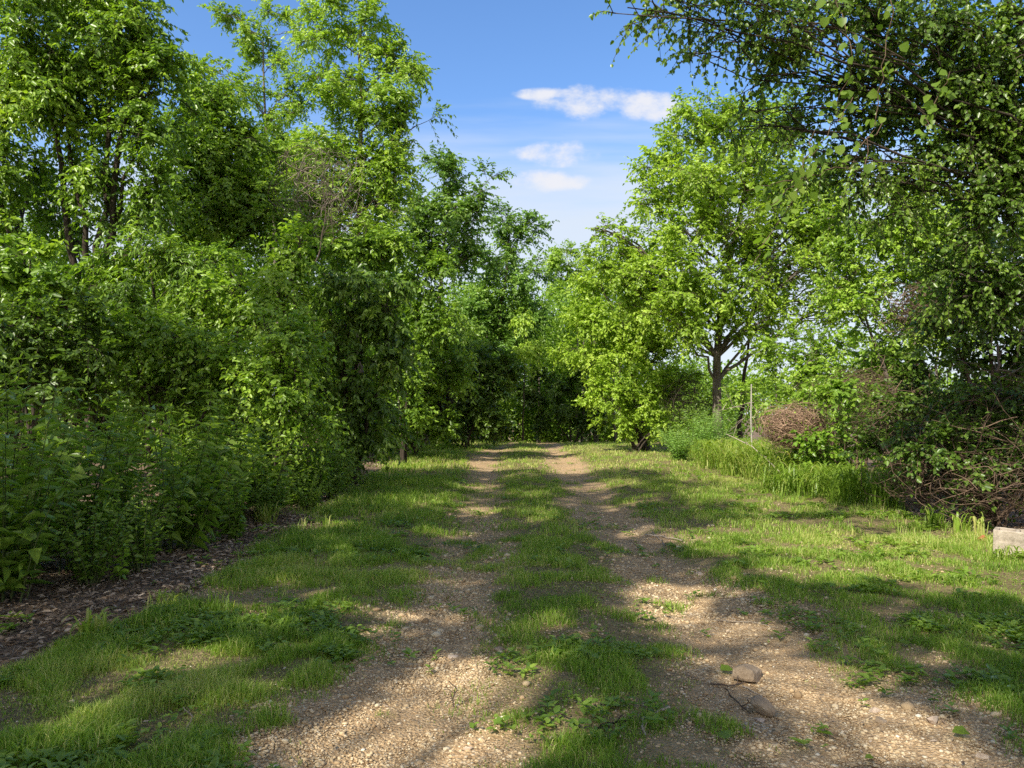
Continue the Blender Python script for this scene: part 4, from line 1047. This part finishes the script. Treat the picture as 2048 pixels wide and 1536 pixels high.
sticks = [
    ('crooked pale stick lying on the middle grass near the bottom', [(1338, 1416), (1312, 1428), (1288, 1442), (1284, 1462), (1292, 1478)], .008, 'dry'),
    ('dark thin stick pointing at the crooked pale stick', [(1190, 1462), (1225, 1452), (1265, 1444)], .007, 'bark_dark'),
    ('thin straight twig lying below the largest tan rock', [(1420, 1352), (1460, 1354), (1498, 1343)], .005, 'twig'),
    ('pale twig running right from the rocks on the right track', [(1484, 1352), (1510, 1364), (1540, 1383)], .004, 'dry'),
    ('bent dark twig between the two rocks', [(1450, 1360), (1476, 1390), (1500, 1410)], .005, 'bark_dark'),
    ('upright bent weed stalk on the lit gravel of the left track', [(912, 1338), (924, 1358), (920, 1378), (908, 1396)], .004, 'bark_dark'),
    ('long pale straw lying across the right wheel track', [(1430, 1223), (1500, 1230), (1556, 1245)], .004, 'dry'),
    ('broken pale stick on the distant part of the right track', [(1290, 1064), (1330, 1072), (1365, 1082)], .01, 'dry'),
    ('short forked stick beside the broken pale stick', [(1305, 1060), (1322, 1078), (1330, 1090)], .009, 'twig'),
    ('pale stick lying in the left leaf litter', [(250, 1250), (330, 1236), (420, 1226)], .006, 'dry'),
    ('dark branch lying along the left litter edge', [(360, 1190), (430, 1165), (500, 1140)], .009, 'bark_dark'),
    ('thin stick in the shade right of the strap leaved clump', [(1820, 1050), (1880, 1045), (1930, 1040)], .007, 'twig'),
    ('single white grass stalk standing in the bottom left grass', [(375, 1478), (374, 1455), (373, 1432)], .004, 'dry')]
for k, (lab, pts, r, mt) in enumerate(sticks):
    w = [G(u, v, r * 1.3 + .006) for u, v in pts]
    if 'standing' in lab or 'upright' in lab:
        b = w[0] if 'standing' in lab else w[-1]
        sg = 1
        w = [b + np.array([.01 * j * (-1) ** j, .005 * j, .045 * j]) for j in range(4)]
    branchy('twig', lab, 'stick', [(w, r, r * .6)], mt, w[0], 2, 200 + k, .08)


def fallen_leaf(label, u, v, L, W, seed, mat='leaf_vine', shape='heart'):
    rng = np.random.default_rng(seed); g = Geo(); c = G(u, v, .03); a = rng.uniform(0, 6.28)
    leaves(g, np.zeros((1, 3)), np.array([[math.cos(a), math.sin(a), .1]]), np.array([[-.2, -.3, 1.]]), L, W, .25, .15, .6, 0, shape)
    o = link('fallen_leaf', g.mesh('fallen_leaf', M[mat])); o.location = c
    return tag(o, label, 'leaf')


fallen_leaf('green fallen leaf on the gravel at the lower right', 1935, 1472, .075, .06, 1)
fallen_leaf('pale green fallen leaf lying on the shaded near right track', 1455, 1482, .09, .07, 2)
fallen_leaf('pale curled leaf at the edge of the dark grass on the right', 1805, 1295, .09, .06, 3)
fallen_leaf('small green leaf just left of the largest tan rock', 1440, 1325, .08, .06, 4)
fallen_leaf('pale leaf scrap on the middle grass strip', 1222, 1280, .06, .05, 5)
fallen_leaf('yellow fallen leaf on the pebbles at the bottom right', 1745, 1502, .04, .03, 6)

# concrete block with two open cores
bl, bw, bh = .42, .27, .27
bm = bmesh.new()
xs_ = [0, .045, .19, .23, .375, .42]; ysb = [0, .045, .225, .27]
vt = {}
for zi, z in enumerate((0, bh)):
    for i, x in enumerate(xs_):
        for j, y in enumerate(ysb):
            vt[i, j, zi] = bm.verts.new((x, y, z))
hole = {(1, 1), (3, 1)}
for i in range(5):
    for j in range(3):
        if (i, j) in hole: continue
        bm.faces.new([vt[i, j, 1], vt[i + 1, j, 1], vt[i + 1, j + 1, 1], vt[i, j + 1, 1]])
        bm.faces.new([vt[i, j, 0], vt[i, j + 1, 0], vt[i + 1, j + 1, 0], vt[i + 1, j, 0]])
        for (a, b, nb) in (((i, j), (i + 1, j), (i, j - 1)), ((i + 1, j), (i + 1, j + 1), (i + 1, j)), ((i + 1, j + 1), (i, j + 1), (i, j + 1)), ((i, j + 1), (i, j), (i - 1, j))):
            if nb in hole or nb[0] < 0 or nb[0] > 4 or nb[1] < 0 or nb[1] > 2:
                bm.faces.new([vt[a[0], a[1], 0], vt[b[0], b[1], 0], vt[b[0], b[1], 1], vt[a[0], a[1], 1]])
bmesh.ops.recalc_face_normals(bm, faces=bm.faces)
sharp = [e for e in bm.edges if len(e.link_faces) == 2 and e.calc_face_angle(0) > .5]
bmesh.ops.bevel(bm, geom=sharp, offset=.009, segments=2, affect='EDGES', profile=.6)
bmesh.ops.subdivide_edges(bm, edges=[e for e in bm.edges if e.calc_length() > .08], cuts=3, use_grid_fill=True)
for v in bm.verts:
    n3 = vnoise(v.co.x * 30 + 3, v.co.y * 30 + v.co.z * 23, 5) - .5
    v.co += Vector((n3 * .006, n3 * .006, (vnoise(v.co.x * 25, v.co.y * 25, 8) - .5) * .01 * (v.co.z > bh * .8)))
me = bpy.data.meshes.new('concrete_block'); bm.to_mesh(me); bm.free(); me.materials.append(M['concrete'])
o = link('concrete_block', me); q = gpt(1986, 1110)
o.location = (q[0], q[1], float(gz(*q)) - .012); o.rotation_euler = (0, .02, math.radians(-38))
tag(o, 'weathered grey concrete block with two hollow cores at the right edge', 'concrete block')

# ------------------------------------------------------------------ far wood behind everything
rng = np.random.default_rng(31)
gw = Geo(); gtk = Geo()


def wood(n, xa, xb, ya, yb, ztop, L):
    x = rng.uniform(xa, xb, n); y = rng.uniform(ya, yb, n)
    zt = ztop(x, y); zb = gz(x, y)
    z = zb + (zt - zb) * rng.random(n) ** .8
    m = vnoise(x * .45, z * .5 + y * .2, 8) > .36
    x, y, z = x[m], y[m], z[m]; N = len(x)
    leaves(gw, np.stack([x, y, z], 1), rng.normal(size=(N, 3)) + np.array([0, 0, -.3]), np.array([0, 0, 1.]) + rng.normal(size=(N, 3)) * 1.0, L * rng.uniform(.6, 1.3, N), L * .6 * rng.uniform(.6, 1.2, N), .25, .2, np.clip(rng.normal(.45, .2, N), 0, 1))


wood(150000, -34, -5, 30, 42, lambda x, y: 6.5 + 5.5 * vnoise(x * .3, y * .3, 2), .22)
wood(110000, -14, 10, 46, 62, lambda x, y: 8 + 3 * vnoise(x * .3, y * .3, 4), .27)
wood(60000, 9, 45, 32, 50, lambda x, y: CAMH + 1.2 + 1.4 * vnoise(x * .3, y * .3, 6), .24)
wood(110000, -26, -7, 16, 26, lambda x, y: 3.0 + 2.2 * vnoise(x * .3, y * .3, 12), .13)
wood(60000, -9, 12, 43, 49, lambda x, y: 2.5 + 2.5 * vnoise(x * .4, y * .4, 22), .2)
wood(60000, -14, -4, 27, 36, lambda x, y: 3.5 + 2.5 * vnoise(x * .3, y * .3, 14), .16)
o = link('woodland', gw.mesh('woodland', M['leaf'])); tag(o, 'green mass of far wood closing the view behind the nearer trees', 'woodland', kind='stuff')
# slim trunks in the dim wood at the lane end
first = None
for k in range(22):
    x = rng.uniform(-3.5, 6.5); y = rng.uniform(40, 52); h = rng.uniform(6, 9)
    if first is None or k < 4:
        g = Geo(); P = np.stack([rng.normal(0, .05, 8).cumsum(), rng.normal(0, .05, 8).cumsum(), np.linspace(-.3, h, 8)], 1)
        tubes(g, P, np.linspace(.11, .04, 8) * rng.uniform(.6, 1.1), 7, [.5])
        t = P[3:]; me = g.mesh('bare_tree', M['bark'], True)
        o = link('bare_tree', me); protos.append(o); first = o
    else:
        o = protos[k % 4].copy(); col.objects.link(o)
    o.location = (x, y, float(gz(x, y))); o.rotation_euler = (0, 0, rng.uniform(0, 6))
    tag(o, 'slim bare trunk in the dim wood past the end of the lane', 'tree', 'slim trunks in the wood past the lane end')

# ------------------------------------------------------------------ world, sun, camera
w = bpy.data.worlds.new('World'); scene.world = w; w.use_nodes = True
nt = w.node_tree; nt.nodes.clear(); nd, ln = nt.nodes, nt.links
sky = nd.new('ShaderNodeTexSky'); sky.sky_type = 'NISHITA'; sky.sun_disc = False
sky.sun_elevation = SUN_EL; sky.sun_rotation = math.atan2(SUN[0], SUN[1])
sky.air_density = 1.0; sky.dust_density = .6; sky.ozone_density = 2.2
SKY_STR = .12
tc = nd.new('ShaderNodeTexCoord'); sp = nd.new('ShaderNodeSeparateXYZ'); ln.new(tc.outputs['Generated'], sp.inputs[0])


def mth(op, a, b=None, c=None, clamp=False):
    m = nd.new('ShaderNodeMath'); m.operation = op; m.use_clamp = clamp
    for i, q in enumerate((a, b, c)):
        if q is None: continue
        if isinstance(q, (int, float)): m.inputs[i].default_value = q
        else: ln.new(q, m.inputs[i])
    return m.outputs[0]


ysafe = mth('MAXIMUM', sp.outputs['Y'], .05)
U = mth('DIVIDE', sp.outputs['X'], ysafe); V = mth('DIVIDE', sp.outputs['Z'], ysafe)
cmb = nd.new('ShaderNodeCombineXYZ'); ln.new(U, cmb.inputs[0]); ln.new(mth('MULTIPLY', V, 1.5), cmb.inputs[1])
no = nd.new('ShaderNodeTexNoise'); no.inputs['Scale'].default_value = 12; no.inputs['Detail'].default_value = 8; no.inputs['Roughness'].default_value = .62
ln.new(cmb.outputs[0], no.inputs['Vector'])
no2 = nd.new('ShaderNodeTexNoise'); no2.inputs['Scale'].default_value = 26; no2.inputs['Detail'].default_value = 6; no2.inputs['Roughness'].default_value = .6
ln.new(cmb.outputs[0], no2.inputs['Vector'])
tot = None
for (u, v, ru, rv, amp) in [(1190, 205, 105, 34, 1.0), (1290, 212, 100, 30, 1.0), (1110, 188, 75, 14, .8), (1125, 308, 90, 26, .75), (1085, 362, 95, 22, .78), (1010, 375, 60, 14, .5), (1040, 303, 25, 12, .35)]:
    p = at(u, v, 1.0); cu, cv = p[0], (p[2] - CAMH)
    a = mth('DIVIDE', mth('SUBTRACT', U, float(cu)), ru / F * 1.15); b = mth('DIVIDE', mth('SUBTRACT', V, float(cv)), rv / F * 1.15)
    q = mth('ADD', mth('MULTIPLY', a, a), mth('MULTIPLY', b, b))
    e = mth('MULTIPLY', mth('SUBTRACT', 1.25, q, clamp=False), amp)
    e = mth('MAXIMUM', e, 0.0)
    tot = e if tot is None else mth('MAXIMUM', tot, e)
dens = mth('ADD', mth('MULTIPLY', tot, .62), mth('MULTIPLY', mth('SUBTRACT', no.outputs['Fac'], .5), 2.0))
dens = mth('ADD', dens, mth('MULTIPLY', mth('SUBTRACT', no2.outputs['Fac'], .5), .8))
mr = nd.new('ShaderNodeMapRange'); mr.interpolation_type = 'SMOOTHSTEP'
mr.inputs[1].default_value = .12; mr.inputs[2].default_value = .82; ln.new(dens, mr.inputs[0])
gate = mth('MULTIPLY', mr.outputs[0], mth('MINIMUM', mth('MULTIPLY', tot, 3.0), 1.0))
# thin bright veil low over the horizon
vz = nd.new('ShaderNodeMapRange'); vz.interpolation_type = 'SMOOTHSTEP'
vz.inputs[1].default_value = .44; vz.inputs[2].default_value = .24; vz.inputs[3].default_value = 0; vz.inputs[4].default_value = 1
mp = nd.new('ShaderNodeMapping'); mp.inputs['Scale'].default_value = (1.2, 7, 1); mp.inputs['Rotation'].default_value = (0, 0, -.12); ln.new(cmb.outputs[0], mp.inputs[0])
no3 = nd.new('ShaderNodeTexNoise'); no3.inputs['Scale'].default_value = 2.4; no3.inputs['Detail'].default_value = 5; ln.new(mp.outputs[0], no3.inputs['Vector'])
ln.new(mth('ADD', V, mth('MULTIPLY', mth('SUBTRACT', no3.outputs['Fac'], .5), .22)), vz.inputs[0])
veil = mth('MULTIPLY', vz.outputs[0], .9)
hs = nd.new('ShaderNodeHueSaturation'); hs.inputs['Saturation'].default_value = 1.18; hs.inputs['Value'].default_value = 1.25
ln.new(sky.outputs[0], hs.inputs['Color'])
m1 = nd.new('ShaderNodeMix'); m1.data_type = 'RGBA'; ln.new(veil, m1.inputs['Factor']); ln.new(hs.outputs[0], m1.inputs['A'])
tn = nd.new('ShaderNodeMix'); tn.data_type = 'RGBA'; tn.blend_type = 'MULTIPLY'; tn.inputs['Factor'].default_value = 1
tn.inputs['B'].default_value = (1.02, .985, 1.04, 1); ln.new(hs.outputs[0], tn.inputs['A']); ln.new(tn.outputs['Result'], m1.inputs['A'])
m1.inputs['B'].default_value = (.47 / SKY_STR, .515 / SKY_STR, .575 / SKY_STR, 1)
m2 = nd.new('ShaderNodeMix'); m2.data_type = 'RGBA'; ln.new(mth('MULTIPLY', gate, .95), m2.inputs['Factor']); ln.new(m1.outputs['Result'], m2.inputs['A'])
m2.inputs['B'].default_value = (.54 / SKY_STR, .545 / SKY_STR, .58 / SKY_STR, 1)
# unseen broken white cloud over the sky behind the viewpoint, added as fill light
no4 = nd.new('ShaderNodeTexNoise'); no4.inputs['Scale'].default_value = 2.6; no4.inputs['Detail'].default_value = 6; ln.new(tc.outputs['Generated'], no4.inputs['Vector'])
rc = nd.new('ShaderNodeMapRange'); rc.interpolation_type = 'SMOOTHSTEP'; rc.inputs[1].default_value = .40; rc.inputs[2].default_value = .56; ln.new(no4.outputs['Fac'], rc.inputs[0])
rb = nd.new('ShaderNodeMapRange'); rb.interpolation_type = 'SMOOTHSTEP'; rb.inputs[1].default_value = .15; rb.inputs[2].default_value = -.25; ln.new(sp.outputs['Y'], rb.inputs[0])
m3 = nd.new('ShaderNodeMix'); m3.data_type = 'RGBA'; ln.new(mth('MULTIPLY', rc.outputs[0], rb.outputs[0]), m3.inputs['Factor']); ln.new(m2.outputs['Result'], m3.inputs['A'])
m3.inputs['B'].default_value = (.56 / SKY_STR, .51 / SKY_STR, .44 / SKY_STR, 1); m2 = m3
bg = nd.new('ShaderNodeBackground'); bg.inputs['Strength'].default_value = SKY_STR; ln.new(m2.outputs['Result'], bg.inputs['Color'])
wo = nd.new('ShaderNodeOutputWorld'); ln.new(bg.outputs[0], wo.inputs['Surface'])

sl = bpy.data.lights.new('sun', 'SUN'); sl.energy = 5.0; sl.angle = math.radians(.55); sl.color = (1.0, .93, .80)
so = bpy.data.objects.new('sun', sl); col.objects.link(so)
so.rotation_euler = Vector(SUN).to_track_quat('Z', 'Y').to_euler(); so.location = (-20, -20, 30)

cam = bpy.data.cameras.new('camera'); co = bpy.data.objects.new('camera', cam); col.objects.link(co)
cam.sensor_width = 36; cam.lens = 36 * F / 2048; cam.clip_start = .05; cam.clip_end = 2000
co.location = (0, 0, CAMH); co.rotation_euler = (PI / 2 + PITCH, 0, 0)
scene.camera = co
scene.view_settings.view_transform = 'Standard'
scene.view_settings.look = 'None'; scene.view_settings.exposure = 0; scene.view_settings.gamma = 1
c = scene.cycles
c.film_exposure = 1.62
c.max_bounces = 5; c.diffuse_bounces = 3; c.glossy_bounces = 1; c.transmission_bounces = 3; c.transparent_max_bounces = 4
c.caustics_reflective = False; c.caustics_refractive = False
c.use_adaptive_sampling = True; c.adaptive_threshold = .02
c.use_denoising = False
c.sample_clamp_indirect = 6
